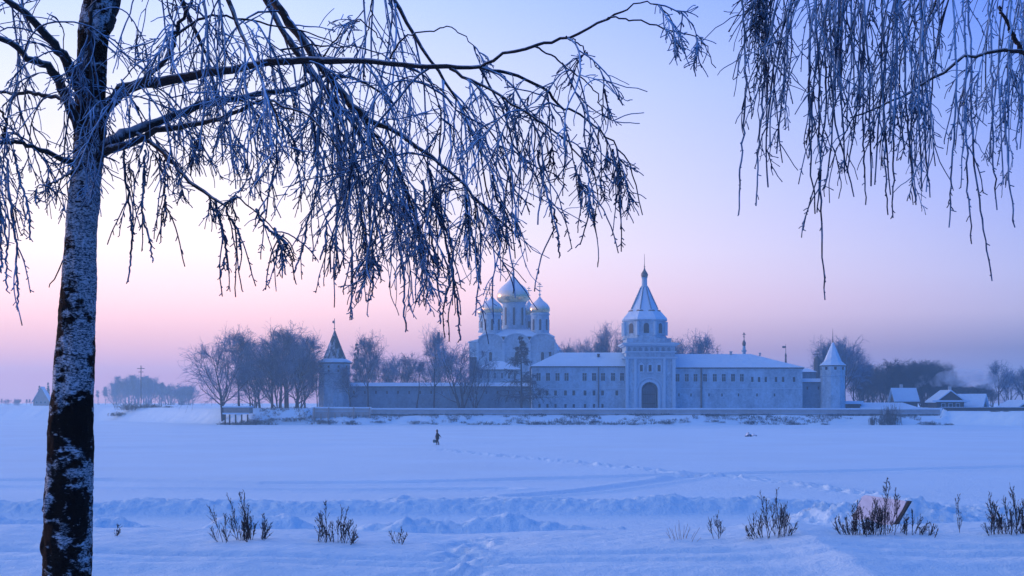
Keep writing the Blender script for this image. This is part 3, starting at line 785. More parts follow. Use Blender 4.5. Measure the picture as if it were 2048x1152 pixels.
MB().box(X(1598, Yq), X(1632, Yq), Yq, Yq+8, GZ, Z(744, Yq)).build('wall', M['plaster_wall'], q)
hip_roof(MB(), X(1597, Yq), X(1634, Yq), Yq-.5, Yq+8.5, Z(744, Yq)+.02, Z(736, Yq), 1.2, 1.2).build('roof', M['snow_roof'], q)

# --- corner towers
def corner(px, rpx, Y, pbody, label, snowy):
    t = tag(empty('corner_tower', (X(px, Y), Y, GZ)), label, 'tower'); cx_ = X(px, Y); s_ = Y/F
    mb = MB(); mb.lathe(cx_, Y, [(rpx*1.02*s_, GZ-.8), (rpx*.98*s_, Z(pbody+22, Y)), (rpx*1.05*s_, Z(pbody+21, Y)), (rpx*1.05*s_, Z(pbody+19.5, Y)), (rpx*1.0*s_, Z(pbody+19, Y)), (rpx*1.03*s_, Z(pbody+2, Y))], 10 if not snowy else 8, pi/8)
    mb.build('wall', M['plaster'], t)
    n = 10 if not snowy else 8
    for k in range(n):
        a = pi/8+(k+.5)*2*pi/n
        if sin(a) > .25: continue
        for q_, dz in ((0, 8), (0, 16)) if not snowy else ((0, 6),):
            R = rpx*1.0*s_*cos(pi/n)+.02; c = Vector((cx_+R*cos(a), Y+R*sin(a), Z(pbody+dz, Y))); tt = Vector((-sin(a), cos(a), 0)); nn = Vector((cos(a), sin(a), 0)); up = Vector((0, 0, 1))
            ww = .22 if not snowy else .28
            vs = [c+tt*(sx*ww)+up*(sz*ww*1.2)+nn*(d_) for d_ in (-.15, .13) for sx, sz in ((-1, -1), (1, -1), (1, 1), (-1, 1))]
            wo = MB().add([tuple(v) for v in vs], [(0, 3, 2, 1), (4, 5, 6, 7), (0, 1, 5, 4), (1, 2, 6, 5), (2, 3, 7, 6), (3, 0, 4, 7)]).build('loophole', M['recess'], t)
    return t
t = corner(668.5, 32, 334, 726, 'round corner tower at the left with a dark pointed tent roof', False); Y = 334; cx_ = X(669, Y); s_ = Y/F
MB().lathe(cx_, Y, [(32.5*s_, Z(728, Y)), (35.5*s_, Z(727.5, Y)), (35.5*s_, Z(725.5, Y))], 10, pi/8).build('eave', M['fascia'], t)
MB().lathe(cx_, Y, [(36*s_, Z(725.4, Y)), (35*s_, Z(723, Y)), (24*s_, Z(717.5, Y))], 10, pi/8).build('skirt_roof', M['snow_roof'], t)
MB().lathe(cx_+.05, Y, [(24*s_, Z(718, Y)), (10*s_, Z(684, Y)), (1.2*s_, Z(661, Y))], 8, pi/8).build('tent_roof', M['roof_planks'], t)
mb = MB(); mb.bar((cx_, Y, Z(662, Y)), (cx_, Y, Z(637, Y)), .09, 5); mb.lathe(cx_, Y, [(.05, Z(659, Y)), (.3, Z(657.5, Y)), (.05, Z(656, Y))], 8)
mb.add([(cx_-.02, Y, Z(647, Y)), (cx_-.5, Y, Z(646, Y)), (cx_-.5, Y, Z(642, Y)), (cx_-.02, Y, Z(641, Y)), (cx_-.02, Y+.06, Z(647, Y)), (cx_-.5, Y+.06, Z(646, Y)), (cx_-.5, Y+.06, Z(642, Y)), (cx_-.02, Y+.06, Z(641, Y))], [(0, 1, 2, 3), (7, 6, 5, 4), (0, 4, 5, 1), (1, 5, 6, 2), (2, 6, 7, 3), (3, 7, 4, 0)])
mb.build('spire', M['metal'], t)
t = corner(1665.5, 24.5, 333, 731, 'square looking corner tower at the right with a small snow white tent roof', True); Y = 333; cx_ = X(1665.5, Y)
MB().lathe(cx_, Y, [(25*s_, Z(733, Y)), (26.5*s_, Z(732.5, Y)), (26.5*s_, Z(731, Y))], 8, pi/8).build('eave', M['fascia'], t)
MB().lathe(cx_, Y, [(27*s_, Z(730.9, Y)), (18*s_, Z(723, Y)), (11*s_, Z(707, Y)), (1.6*s_, Z(685, Y))], 8, pi/8).build('tent_roof', M['snow_roof'], t)
mb = MB(); mb.lathe(cx_, Y, [(1.8*s_, Z(687, Y)), (.8*s_, Z(675, Y)), (.25*s_, Z(657, Y))], 6); mb.build('spire', M['metal'], t)

# --- small finials behind the right wing
def cupola_thing(px, pb, pt, Y, label, kind):
    t = tag(empty('bell_turret' if kind == 0 else 'weather_vane', (X(px, Y), Y, Z(pb+10, Y))), label, 'turret' if kind == 0 else 'weather vane'); cx_ = X(px, Y); s_ = Y/F
    if kind == 0:
        b = MB(); b.lathe(cx_, Y, [(3.6*s_, Z(712, Y)), (3.6*s_, Z(704, Y)), (5*s_, Z(703, Y)), (5.4*s_, Z(700.5, Y)), (3.2*s_, Z(699, Y)), (2.8*s_, Z(692, Y))], 12); b.build('drum', M['plaster'], t, True)
        b = MB(); b.lathe(cx_, Y, [(2.6*s_, Z(692, Y)), (4.0*s_, Z(688, Y)), (3.6*s_, Z(685, Y)), (1.4*s_, Z(681, Y)), (.3*s_, Z(678, Y))], 12); b.build('cupola', M['metal'], t, True)
        b = MB(); cross(b, cx_, Y, Z(679, Y), Z(665, Y), .1); b.build('cross', M['metal'], t)
        b = MB(); b.box(cx_-8*s_, cx_+8*s_, Y-3, Y+3, GZ, Z(711, Y)); b.build('base', M['plaster'], t)
    else:
        b = MB(); b.lathe(cx_, Y, [(2.3*s_, Z(732, Y)), (1.6*s_, Z(714, Y)), (2.2*s_, Z(711, Y)), (.6*s_, Z(706, Y)), (.35*s_, Z(688, Y))], 8); b.build('post', M['metal'], t, True)
        b = MB(); b.box(cx_-7*s_, cx_, Y-.04, Y+.04, Z(696, Y), Z(692, Y)); b.build('vane', M['metal'], t)
        b = MB(); b.box(cx_-8*s_, cx_+8*s_, Y-3, Y+3, GZ, Z(731, Y)); b.build('base', M['plaster'], t)
cupola_thing(1488, 712, 665, 352, 'slim turret with small cupola and cross behind the long right wing roof', 0)
cupola_thing(1571.5, 735, 688, 352, 'thin post with flag shaped weather vane behind the right roof slope', 1)
Y = 350; b = MB(); b.bar((X(1434.5, Y), Y, Z(730, Y)), (X(1434.5, Y), Y, Z(695, Y)), .07); b.bar((X(1431, Y), Y, Z(699, Y)), (X(1438, Y), Y, Z(699, Y)), .06); b.bar((X(1432, Y), Y, Z(703, Y)), (X(1437, Y), Y, Z(703, Y)), .06)
tag(b.build('roof_antenna', M['metal']), 'thin television antenna above the long right wing roof', 'antenna')
Y = 350; b = MB(); cross(b, X(1634, Y), Y, Z(735, Y), Z(697, Y), .09); b.lathe(X(1634, Y), Y, [(.9, GZ), (.8, Z(718, Y)), (.3, Z(712, Y))], 8)
tag(b.build('chapel_cross', M['metal']), 'thin cross finial just left of the right corner tower', 'cross')

# --- tall flue and pole by the cathedral
Y = 345; b = MB(); b.lathe(X(877.5, Y), Y, [(.32, GZ), (.28, Z(664, Y))], 10)
tag(b.build('chimney_flue', M['metal'], None, True), 'tall thin dark flue pipe rising beside a bare tree', 'chimney')
Y = 352; rt = tag(empty('shed', (X(945, Y), Y, GZ)), 'dark square roof block left of the cathedral behind the trees', 'shed')
MB().box(X(939, Y), X(953, Y), Y, Y+2, GZ, Z(714, Y)).build('wall', M['fascia'], rt)
MB().box(X(938, Y), X(954, Y), Y-.2, Y+2.2, Z(714, Y)+.002, Z(713, Y)).build('roof', M['snow_roof'], rt)

# --- embankment wall along the shore
def parapet(px0, px1, Y, ptop, pbot, label, cap=.28):
    r = tag(empty('embankment_wall', (X((px0+px1)/2, Y), Y, Z(pbot, Y))), label, 'wall'); x0, x1 = X(px0, Y), X(px1, Y)
    MB().box(x0, x1, Y, Y+.6, Z(pbot, Y)-1.0, Z(ptop, Y)-.25).build('masonry', M['concrete'], r)
    nseg = max(2, int((x1-x0)/1.5)); xs_ = np.linspace(x0-.2, x1+.2, nseg); mb = MB(); vs = []; fs = []
    for i, x in enumerate(xs_):
        j = .07*(vnoise(np.array([x*.6]), np.array([1.]), 5)[0]-.5)
        vs += [(x, Y-.22+j, Z(ptop, Y)-.245), (x, Y-.15+j, Z(ptop, Y)-.03+j), (x, Y+.3, Z(ptop, Y)+.06+j), (x, Y+.85, Z(ptop, Y)-.05), (x, Y+.85, Z(ptop, Y)-.245)]
    for i in range(nseg-1):
        for k in range(4): fs.append((i*5+k, (i+1)*5+k, (i+1)*5+k+1, i*5+k+1))
        fs.append((i*5+4, (i+1)*5+4, (i+1)*5, i*5))
    fs += [(0, 1, 2, 3, 4), tuple((nseg-1)*5+k for k in (4, 3, 2, 1, 0))]
    mb.add(vs, fs); mb.build('snow_cap', M['snow_roof'], r)
    # ledge halfway up
    MB().box(x0, x1, Y-.25, Y-.003, Z(pbot, Y)+(.42)*(Z(ptop, Y)-Z(pbot, Y))-.1, Z(pbot, Y)+.42*(Z(ptop, Y)-Z(pbot, Y))).build('ledge', M['snow_roof'], r)
    return r
parapet(742, 1880, 318, 817, 832.5, 'long low snow capped embankment wall along the river shore')
pw = parapet(625, 741, 313.5, 814.5, 827, 'raised wooden embankment section at the left end with snowy rails')
bb = MB()
for px in range(627, 742, 14): bb.box(X(px, 313), X(px+2.2, 313), 312.9, 313.2, -.2, Z(827, 313))
bb.build('support_posts', M['wood_grey'], pw)
for px in (627, 656, 706, 738): MB().box(X(px, 312.5), X(px+2.6, 312.5), 312.4, 312.8, -.3, Z(815, 312.5)).build('post', M['wood_grey'], pw)
# landing platform further left
lp = tag(empty('landing_platform', (X(472, 309), 309, 0)), 'small weathered landing platform with snowy top in front of leaning tree', 'platform')
MB().box(X(447, 309), X(499, 309), 309, 313, Z(827, 309), Z(815, 309)).build('deck_box', M['wood_grey'], lp)
MB().box(X(445, 309), X(501, 309), 308.7, 313.3, Z(815, 309)+.003, Z(812.5, 309)).build('snow_top', M['snow_roof'], lp)
MB().box(X(446, 309), X(498, 309), 308.4, 308.8, Z(828.5, 309), Z(825.5, 309)).build('snow_ledge', M['snow_roof'], lp)
for px in (449, 458, 470, 482, 494): MB().box(X(px, 309), X(px+2.4, 309), 308.85, 309.25, -.3, Z(829, 309)).build('pile', M['wood_dark'], lp)
rs = np.random.default_rng(5)

# --- village on the right
def gable_house(name, label, px, Y, wpx, peave, pridge, pbase, depth, rot, wall='wood_dark', ch=True, rsnow=.3):
    s_ = Y/F; wd = wpx*s_; o = tag(empty(name, (X(px, Y), Y, Z(pbase, Y)), rot), label, 'house')
    ze, zr = (pbase-peave)*s_, (pbase-pridge)*s_
    def part(mb, nm, mt): 
        ob = mb.build(nm, M[mt]); ob.parent = o; return ob
    part(MB().box(-wd/2, wd/2, 0, depth, -1.0, ze), 'wall', wall)
    part(MB().prism([(-wd/2, ze), (wd/2, ze), (0, zr)], .0, depth), 'gable', wall)
    m = MB(); e = .55; k = (zr-ze)/(wd/2)
    for sgn in (-1, 1):
        a = (sgn*(wd/2+e), ze-k*e); c = (0, zr)
        vs = []
        for y in (-.6, depth+.6):
            vs += [(a[0], y, a[1]), (c[0], y, c[1]), (c[0], y, c[1]+rsnow), (a[0], y, a[1]+rsnow)]
        fs = [(0, 1, 2, 3), (7, 6, 5, 4), (3, 2, 6, 7), (0, 3, 7, 4), (0, 4, 5, 1)]
        m.add(vs, fs)
    rf = part(m, 'roof', 'snow_roof')
    if ch:
        c = MB().box(wd*.12, wd*.12+.7, depth*.5, depth*.5+.7, ze, zr+1.2).build('chimney', M['concrete']); c.parent = rf
    for sx in (-.27, .0, .27):
        w_ = MB().box(sx*wd-.5, sx*wd+.5, -.10, -.003, ze-1.7, ze-.5).build('window', M['trim']); w_.parent = o
        p_ = MB().box(sx*wd-.38, sx*wd+.38, -.13, -.102, ze-1.58, ze-.62).build('pane', M['pane']); p_.parent = w_
    return o
h1 = gable_house('wooden_house', 'dark log house with snowy gable roof facing the river, smoke behind it', 1901, 352, 54, 802, 782, 818, 8, radians(0))
MB_ = MB().box(-4.6, 4.6, -.9, -.01, (818-801)*352/F-.35, (818-800)*352/F-.05).build('porch_roof', M['snow_roof']); MB_.parent = h1
h2 = gable_house('wooden_house', 'house with broad snowy roof slope at left of the smoking chimneys', 1828, 368, 40, 799, 778, 815, 5.4, radians(90), 'wood_dark')
h3 = gable_house('wooden_house', 'snow buried house with rounded white roof right of the log house', 1968, 356, 32, 812, 793, 818, 7, radians(55), 'wood_dark', False, .7)
h4 = gable_house('wooden_house', 'snowy roofed dark house cut by the right edge', 2056, 350, 62, 816, 802, 822, 6, radians(25), 'wood_dark', False)
h5 = gable_house('hut', 'tiny steep gabled hut in the mist at the far left', 82, 640, 30, 800, 774, 810, 8, radians(8), 'wood_grey', False, .2)
fn = tag(empty('wooden_fence', (X(1980, 345), 345, 3)), 'dark board fence in front of the village houses at right', 'fence')
MB().box(X(1880, 345), X(2120, 345), 345, 345.12, 2.6, Z(815, 345)).build('boards', M['wood_dark'], fn)
MB().box(X(1880, 345), X(2120, 345), 344.95, 345.2, Z(815, 345)+.003, Z(814, 345)).build('snow_edge', M['snow_roof'], fn)
sh = tag(empty('long_shed', (X(1770, 338), 338, 3)), 'long low shed under a flat snowy roof right of the corner tower', 'shed')
MB().box(X(1692, 338), X(1722, 338), 338, 343, GZ-.5, Z(808, 338)).build('wall', M['wood_dark'], sh)
MB().box(X(1690, 338), X(1726, 338), 337.5, 343.5, Z(808, 338)+.003, Z(802, 338)).build('roof', M['snow_roof'], sh)
MB().box(X(1722, 337), X(1832, 337), 337, 344, GZ-.5, Z(817, 337)).build('side_wall', M['plaster_wall'], sh)
hip_roof(MB(), X(1721, 337), X(1843, 337), 336.4, 344.6, Z(817, 337)+.01, Z(805, 340), .5, 3.5).build('side_roof', M['snow_roof'], sh)

# smoke from the two chimneys (real volumes)
def smoke(label, pts, dens, seed):
    """pts: (px, py, Y, r_m) from the chimney onwards"""
    c = [W(p[0], p[1], p[2]) for p in pts]; n = 40; tt = np.linspace(0, len(pts)-1, n); C_ = np.array([[np.interp(t, range(len(pts)), [q[k] for q in c]) for k in range(3)] for t in tt]); R = np.interp(tt, range(len(pts)), [p[3] for p in pts])
    R = R*(.75+.5*vnoise(tt*3, tt*0, seed)); R[0] = .12; R[-1] *= .3
    T = Tubes(); 
    T.add(C_, R, 12); v = np.concatenate(T.v); qd = np.concatenate(T.q); N_ = len(v)
    caps = [np.array([[*range(11, -1, -1)]]), np.array([[*range(N_-12, N_)]])]
    m = bpy.data.materials.new('smoke_'+str(seed)); m.use_nodes = True; t_ = m.node_tree; t_.nodes.clear()
    p = nnode(t_, 'ShaderNodeVolumePrincipled'); p.inputs['Color'].default_value = (.9, .93, 1, 1)
    nz = tex_noise(t_, .35, 4, .6, objvec(t_, world=True))
    d = math_(t_, 'MULTIPLY', math_(t_, 'MAXIMUM', math_(t_, 'SUBTRACT', nz.outputs[0], .42), 0), dens*4); t_.links.new(d, p.inputs['Density'])
    o_ = nnode(t_, 'ShaderNodeOutputMaterial'); t_.links.new(p.outputs[0], o_.inputs['Volume'])
    me = mesh_np('chimney_smoke', v, [qd]+caps, m); tag(me, label, 'smoke', kind='stuff')
smoke('pale smoke plume drifting right from the chimney of the log house', [(1868, 776, 362, .3), (1866, 766, 362, 1.0), (1885, 758, 364, 2.0), (1920, 755, 366, 2.9), (1960, 757, 368, 2.8), (1995, 768, 370, 1.5)], .35, 3)
smoke('small smoke puff above the left village roof', [(1836, 778, 372, .3), (1834, 770, 372, .9), (1842, 762, 372, 1.5), (1858, 756, 373, 1.3)], .35, 4)

# ------------------------------------------------------------------ far bare trees
def treemesh(seed, Ht, crown_r, crown_lo, n1, up, droop, trunkr, n2=8, n3=7, n4=4, lean=0, stems=1, tw=.023):
    """local metres, foot at origin. returns trunk Tubes, crown Tubes"""
    global rng
    rng = np.random.default_rng(seed)
    Tr = Tubes(); Cr = Tubes()
    P0 = np.zeros((stems, 3)); P0[:, :2] += rng.normal(size=(stems, 2))*.25*(stems > 1); P0[:, 2] = -.8
    D0 = np.tile([[lean, 0, 1.0]], (stems, 1)); D0[:, :2] += rng.normal(size=(stems, 2))*(.28 if stems > 1 else .03)
    P, D = grow(P0, D0, np.full(stems, Ht*.93+.8)*(.85+.15*rng.random(stems)), 14, .02, .05, (0, 0, 1))
    Tr.add(P, lint(1, .10, 14, stems)**1.1*trunkr*(.7 if stems > 1 else 1), 8)
    n1_ = max(4, n1//stems)
    p, d, m, t = pick(P, D, n1_, crown_lo, .97)
    dirs = branch_dirs(d, np.full(len(d), up)); L = crown_r*(1.15-.75*((t-crown_lo)/(1-crown_lo))**1.4)*(.75+.5*rng.random(len(d)))
    P1, D1 = grow(p, dirs, L, 9, .10, .10, (0, 0, 1)); Tr.add(P1, lint(1, .25, 9, len(p))*(trunkr*.36*(1.1-t))[:, None]+.02, 5)
    p, d, m, t = pick(P1, D1, n2, .2, 1.0); L2 = L[m]*(.30+.35*rng.random(len(m)))
    P2, D2 = grow(p, branch_dirs(d, np.full(len(d), .75)), L2, 6, .04, .12, (0, 0, 1)); Cr.add(P2, lint(.055, .03, 6, len(p)), 4)
    p, d, m, t = pick(P2, D2, n3, .2, 1.0); L3 = np.maximum(.5, L2[m]*(.35+.4*rng.random(len(m))))
    P3, D3 = grow(p, branch_dirs(d, np.full(len(d), .7)), L3, 5, droop, .16); Cr.add(P3, lint(tw, tw*.7, 5, len(p)), 3)
    if n4:
        p, d, m, t = pick(P3, D3, n4, .2, 1.0); L4 = .25+.5*rng.random(len(m))
        P4, D4 = grow(p, branch_dirs(d, np.full(len(d), .7)), L4, 3, droop*1.5, .16); Cr.add(P4, lint(tw*.7, tw*.5, 3, len(p)), 3)
    return Tr, Cr
def mk(T, name, mat): 
    o = T.build(name, mat); me = o.data; bpy.data.objects.remove(o); return me
KINDS = {}
def kind(k, *a, **kw):
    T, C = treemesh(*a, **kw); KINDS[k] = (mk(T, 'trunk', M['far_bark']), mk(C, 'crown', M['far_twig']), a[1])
kind('lean', 11, 17, 8.0, .22, 20, .85, .10, .42, 9, 8, 3, lean=-.13)
kind('round', 12, 17, 6.5, .30, 26, .80, .05, .36, 8, 7, 2)
kind('tall', 13, 18, 5.8, .12, 34, .75, .04, .34, 8, 7, 2)
kind('multi', 14, 14, 5.0, .15, 30, .7, .03, .3, 7, 6, 2, stems=6)
kind('thin', 15, 12, 3.4, .25, 16, .65, .03, .22, 7, 7, 3)
kind('wide', 16, 16, 7.5, .25, 26, .9, .05, .38, 8, 7, 2)
kind('pole', 17, 12, 2.2, .55, 8, .45, .02, .24, 6, 5, 3)
def conifer(seed, Ht, r, n, droop, dens=1.0, lo=.18):
    global rng
    rng = np.random.default_rng(seed); Tr = Tubes(); Cr = Tubes()
    P, D = grow(np.array([[0, 0, -.8]]), np.array([[0, 0, 1.]]), np.array([Ht+.8]), 14, .02, .012, (0, 0, 1)); Tr.add(P, lint(.34, .04, 14, 1), 8)
    p, d, m, t = pick(P, D, n, lo, .98); a = rng.random(n)*2*pi; dirs = np.stack([np.cos(a), np.sin(a), np.full(n, .15)], -1)
    L = r*(1.02-t)/(1-lo)*(.65+.5*rng.random(n)); P1, D1 = grow(p, dirs, L, 7, droop, .06); Cr.add(P1, lint(.07, .035, 7, n), 4)
    p, d, m, t = pick(P1, D1, int(12*dens), .15, 1.0); P2, D2 = grow(p, branch_dirs(d, np.full(len(d), .8)), .25+L[m]*.25*(.6+.6*rng.random(len(m))), 4, .25, .1); Cr.add(P2, lint(.035, .02, 4, len(p)), 3)
    p, d, m, t = pick(P2, D2, int(5*dens), .15, 1.0); P3, D3 = grow(p, branch_dirs(d, np.full(len(d), .8)), .18+.25*rng.random(len(m)), 3, .3, .1); Cr.add(P3, lint(.025, .015, 3, len(p)), 3)
    return Tr, Cr
T, C = conifer(21, 17, 7.6, 60, .05, 1.5, .16); KINDS['larch'] = (mk(T, 'trunk', M['far_bark']), mk(C, 'crown', M['wood_twig']), 17)
T, C = conifer(22, 12, 2.6, 90, .10, 1.3, .05); KINDS['spruce'] = (mk(T, 'trunk', M['far_bark']), mk(C, 'crown', M['wood_twig']), 12)
NAMES = {'larch': 'larch_tree', 'spruce': 'spruce_tree'}
def ground(px, Y): return float(far_z(np.array([[X(px, Y)]]), np.array([[Y]]))[0, 0])
def tree(k, px, Y, ptop, rz, label, group=None, sx=1.0):
    tr, cr, h0 = KINDS[k]; gz = ground(px, Y); s_ = (Z(ptop, Y)-gz)/h0
    r = tag(empty(NAMES.get(k, 'bare_tree'), (X(px, Y), Y, gz), rz), label, 'tree', group); r.scale = (s_*sx, s_*sx, s_)
    for me, nm in ((tr, 'trunk'), (cr, 'crown')):
        o = bpy.data.objects.new(nm, me); COL.objects.link(o); o.parent = r
    return r
g1 = 'bare trees left of the round tower'
tree('lean', 447, 322, 680, .2, 'wide bare tree leaning left over the bank, leftmost of the big trees', g1, 1.0)
tree('round', 478, 330, 664, 1.2, 'bare tree with twin dark stems right of the leaning tree', g1, .85)
tree('tall', 520, 338, 668, 2.0, 'frosted bare tree at the left side of the dense clump', g1)
tree('tall', 545, 328, 664, 3.3, 'dense frosted tree in the middle of the left clump', g1, 1.05)
tree('round', 572, 340, 657, .6, 'tallest tree at the back of the left clump', g1, 1.0)
tree('tall', 592, 330, 655, 5.1, 'tall dense tree at the right of the left clump', g1, 1.1)
tree('wide', 560, 350, 672, 4.0, 'broad tree filling the back of the left clump', g1)
tree('tall', 610, 345, 672, .9, 'bare tree at the right edge of the left clump', g1, .8)
tree('multi', 510, 334, 728, 1.3, 'low brushy tree at the foot of the left clump, left side', g1, .9)
tree('multi', 556, 326, 722, 2.3, 'low brushy tree at the foot of the left clump, centre', g1, 1.0)
tree('multi', 600, 336, 716, 3.3, 'low brushy tree at the foot of the left clump, right side', g1, .9)
tree('wide', 575, 336, 690, 5.3, 'spreading tree in the front row of the left clump', g1, .9)
tree('thin', 634, 328, 724, 1.0, 'thin twisted tree standing right before the round tower', g1, .8)
tree('thin', 500, 324, 730, 2.0, 'low young tree between the twin stem tree and the clump', g1, 1.2)
g2 = 'bare trees in front of the fortress wall'
tree('round', 737, 326, 674, .3, 'round crowned bare tree just right of the round tower', g2, .72)
tree('larch', 713, 352, 684, .5, 'thin spiky tree behind the wall beside the round tower', None, .5)
tree('thin', 700, 330, 735, 2.5, 'dark young tree tight against the right side of round tower', g2, 1.3)
tree('pole', 833, 326, 708, 1.5, 'slender tree with stubby cut top before the fortress wall', g2, .9)
tree('round', 868, 325, 664, 2.6, 'tall slim tree beside the flue pipe before the fortress wall', g2, .62)
tree('multi', 922, 325, 680, .8, 'many stemmed bushy tree before the wall left of the cathedral', g2, 1.0)
tree('multi', 950, 329, 716, 2.8, 'lower many stemmed tree partly covering the annex', g2, .8)
tree('larch', 1043, 324, 670, 1.0, 'lone conifer with level branches in front of the cathedral', None, .95)
g3 = 'bare trees behind the fortress wall'
for i, (k, px, Y, pt, rz, sx, lb) in enumerate([
    ('wide', 760, 352, 712, 1, .8, 'bare tree behind the wall, nearest the round crowned tree'),
    ('multi', 785, 360, 706, 2, .9, 'frosted tree behind the wall, second right of the round crowned tree'),
    ('wide', 812, 356, 712, 3, .8, 'frosted tree behind the wall left of the stubby topped tree'),
    ('multi', 850, 362, 718, 4, .9, 'low frosted tree behind the wall between the two slim trees'),
    ('wide', 892, 358, 706, 5, .8, 'frosted tree behind the wall right of the flue pipe'),
    ('thin', 728, 350, 716, .5, 1.4, 'small tree behind the wall at the foot of the spiky tree'),
    ('wide', 1222, 372, 656, 1.1, .62, 'tall bare tree rising just left of the gate tower'),
    ('round', 1196, 376, 684, 2.2, .8, 'smaller bare tree left of the tall one by the gate tower'),
    ('wide', 1160, 380, 686, 3.4, .6, 'low treetop behind the left wing roof'),
    ('round', 1137, 384, 690, 4.4, .7, 'treetop just right of the cathedral gallery'),
    ('wide', 1372, 372, 686, .8, .7, 'treetop behind the right wing next to the gate tower'),
    ('round', 1402, 374, 672, 2.9, .75, 'taller treetop behind the right wing, second from gate tower'),
    ('wide', 1345, 376, 684, 4.9, .5, 'small treetop touching the right side of the gate tower'),
    ('wide', 1690, 352, 682, 1.6, .75, 'dark tree directly right behind the right corner tower'),
    ('round', 1650, 356, 684, 3.0, .7, 'dark tree directly left behind the right corner tower'),
    ('wide', 1670, 362, 690, 4.0, .7, 'dark tree centred behind the right corner tower roof'),
    ('wide', 1708, 356, 700, .9, .7, 'dark tree second right of the corner tower'),
    ]): tree(k, px, Y, pt, rz, lb, g3, sx)
# village trees and far woods
g4 = 'dark trees behind the village'
for i, (k, px, Y, pt, rz, sx, lb) in enumerate([
    ('wide', 1998, 372, 726, 1, .75, 'dark tree behind the snow buried house at right'),
    ('multi', 2020, 380, 738, 2.2, .9, 'bushy dark tree left of the right edge tree'),
    ('wide', 2044, 374, 736, 3.1, .9, 'dark tree cut by the right edge of the picture'),
    ]): tree(k, px, Y, pt, rz, lb, g4, sx)
def wood(name, label, spots, kinds, mat, seed):
    rs = np.random.default_rng(seed); vs = []; qs = {3: [], 4: []}; n = 0
    V = {}
    for k in kinds:
        for j in (0, 1):
            me = KINDS[k][j]; v = np.zeros(len(me.vertices)*3, dtype=np.float32); me.vertices.foreach_get('co', v)
            q = np.zeros(len(me.loops), dtype=np.int32); me.loops.foreach_get('vertex_index', q); V[(k, j)] = (v.reshape(-1, 3), q.reshape(-1, 4))
    for (px, Y, pt) in spots:
        k = kinds[rs.integers(len(kinds))]; gz = ground(px, Y); s_ = (Z(pt, Y)-gz)/KINDS[k][2]; a = rs.random()*6.28; sx = s_*(.85+.4*rs.random())
        for j in (0, 1):
            v, q = V[(k, j)]; c, s2 = cos(a), sin(a)
            nv = np.stack([(v[:, 0]*c-v[:, 1]*s2)*sx+X(px, Y), (v[:, 0]*s2+v[:, 1]*c)*sx+Y, v[:, 2]*s_+gz], -1)
            vs.append(nv); qs[4].append(q+n); n += len(nv)
    return tag(mesh_np(name, np.concatenate(vs), np.concatenate(qs[4]), mat), label, 'woods', kind='stuff')
rs = np.random.default_rng(3)
sp_ = []
for i in range(34):
    px = 1700+rs.random()*215; Y = 372+rs.random()*50; top = np.interp(px, [1700, 1740, 1770, 1800, 1840, 1870, 1890, 1915], [735, 718, 722, 722, 716, 726, 736, 760]); sp_.append((px, Y, top+rs.random()**2*34))
for i in range(14):
    px = 1890+rs.random()*100; sp_.append((px, 400+rs.random()*30, 768+rs.random()*12))
wood('far_wood', 'dark bluish wood standing behind the corner tower and the village', sp_, ['tall', 'wide', 'multi'], M['wood_twig'], 4)
sp_ = []
for i in range(60):
    px = 196+rs.random()*190; Y = 780+rs.random()*120; top = np.interp(px, [196, 215, 250, 300, 340, 385], [770, 755, 748, 750, 762, 768]); sp_.append((px, Y, top+rs.random()*18))
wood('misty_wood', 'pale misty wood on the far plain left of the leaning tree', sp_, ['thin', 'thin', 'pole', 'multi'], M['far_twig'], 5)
sp_ = []
for i in range(16): sp_.append((-60+rs.random()*150, 640+rs.random()*60, 796+rs.random()*6))
for i in range(16): sp_.append((110+rs.random()*80, 640+rs.random()*60, 796+rs.random()*6))
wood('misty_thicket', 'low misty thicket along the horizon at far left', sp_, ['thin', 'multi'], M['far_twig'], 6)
tree('spruce', 79, 655, 771, 0, 'misty spruce behind the gabled hut at the far left', None, .9)
tree('spruce', 97, 650, 764, 1, 'misty spruce beside the gabled hut, right next to the birch trunk', None, .8)
# utility pole in the misty wood
Y = 545; up_ = tag(empty('utility_pole', (X(282, Y), Y, 3.5)), 'utility pole with two crossarms rising over the misty wood', 'pole')
MB().bar((X(282, Y), Y, 2.8), (X(282, Y), Y, Z(731, Y)), .17, 8).build('pole', M['wood_dark'], up_)
for py, w_ in ((737, 7.5), (744, 5.0)): MB().box(X(282-w_, Y), X(282+w_, Y), Y-.25, Y-.14, Z(py, Y)-.12, Z(py, Y)+.12).build('crossarm', M['wood_dark'], up_)
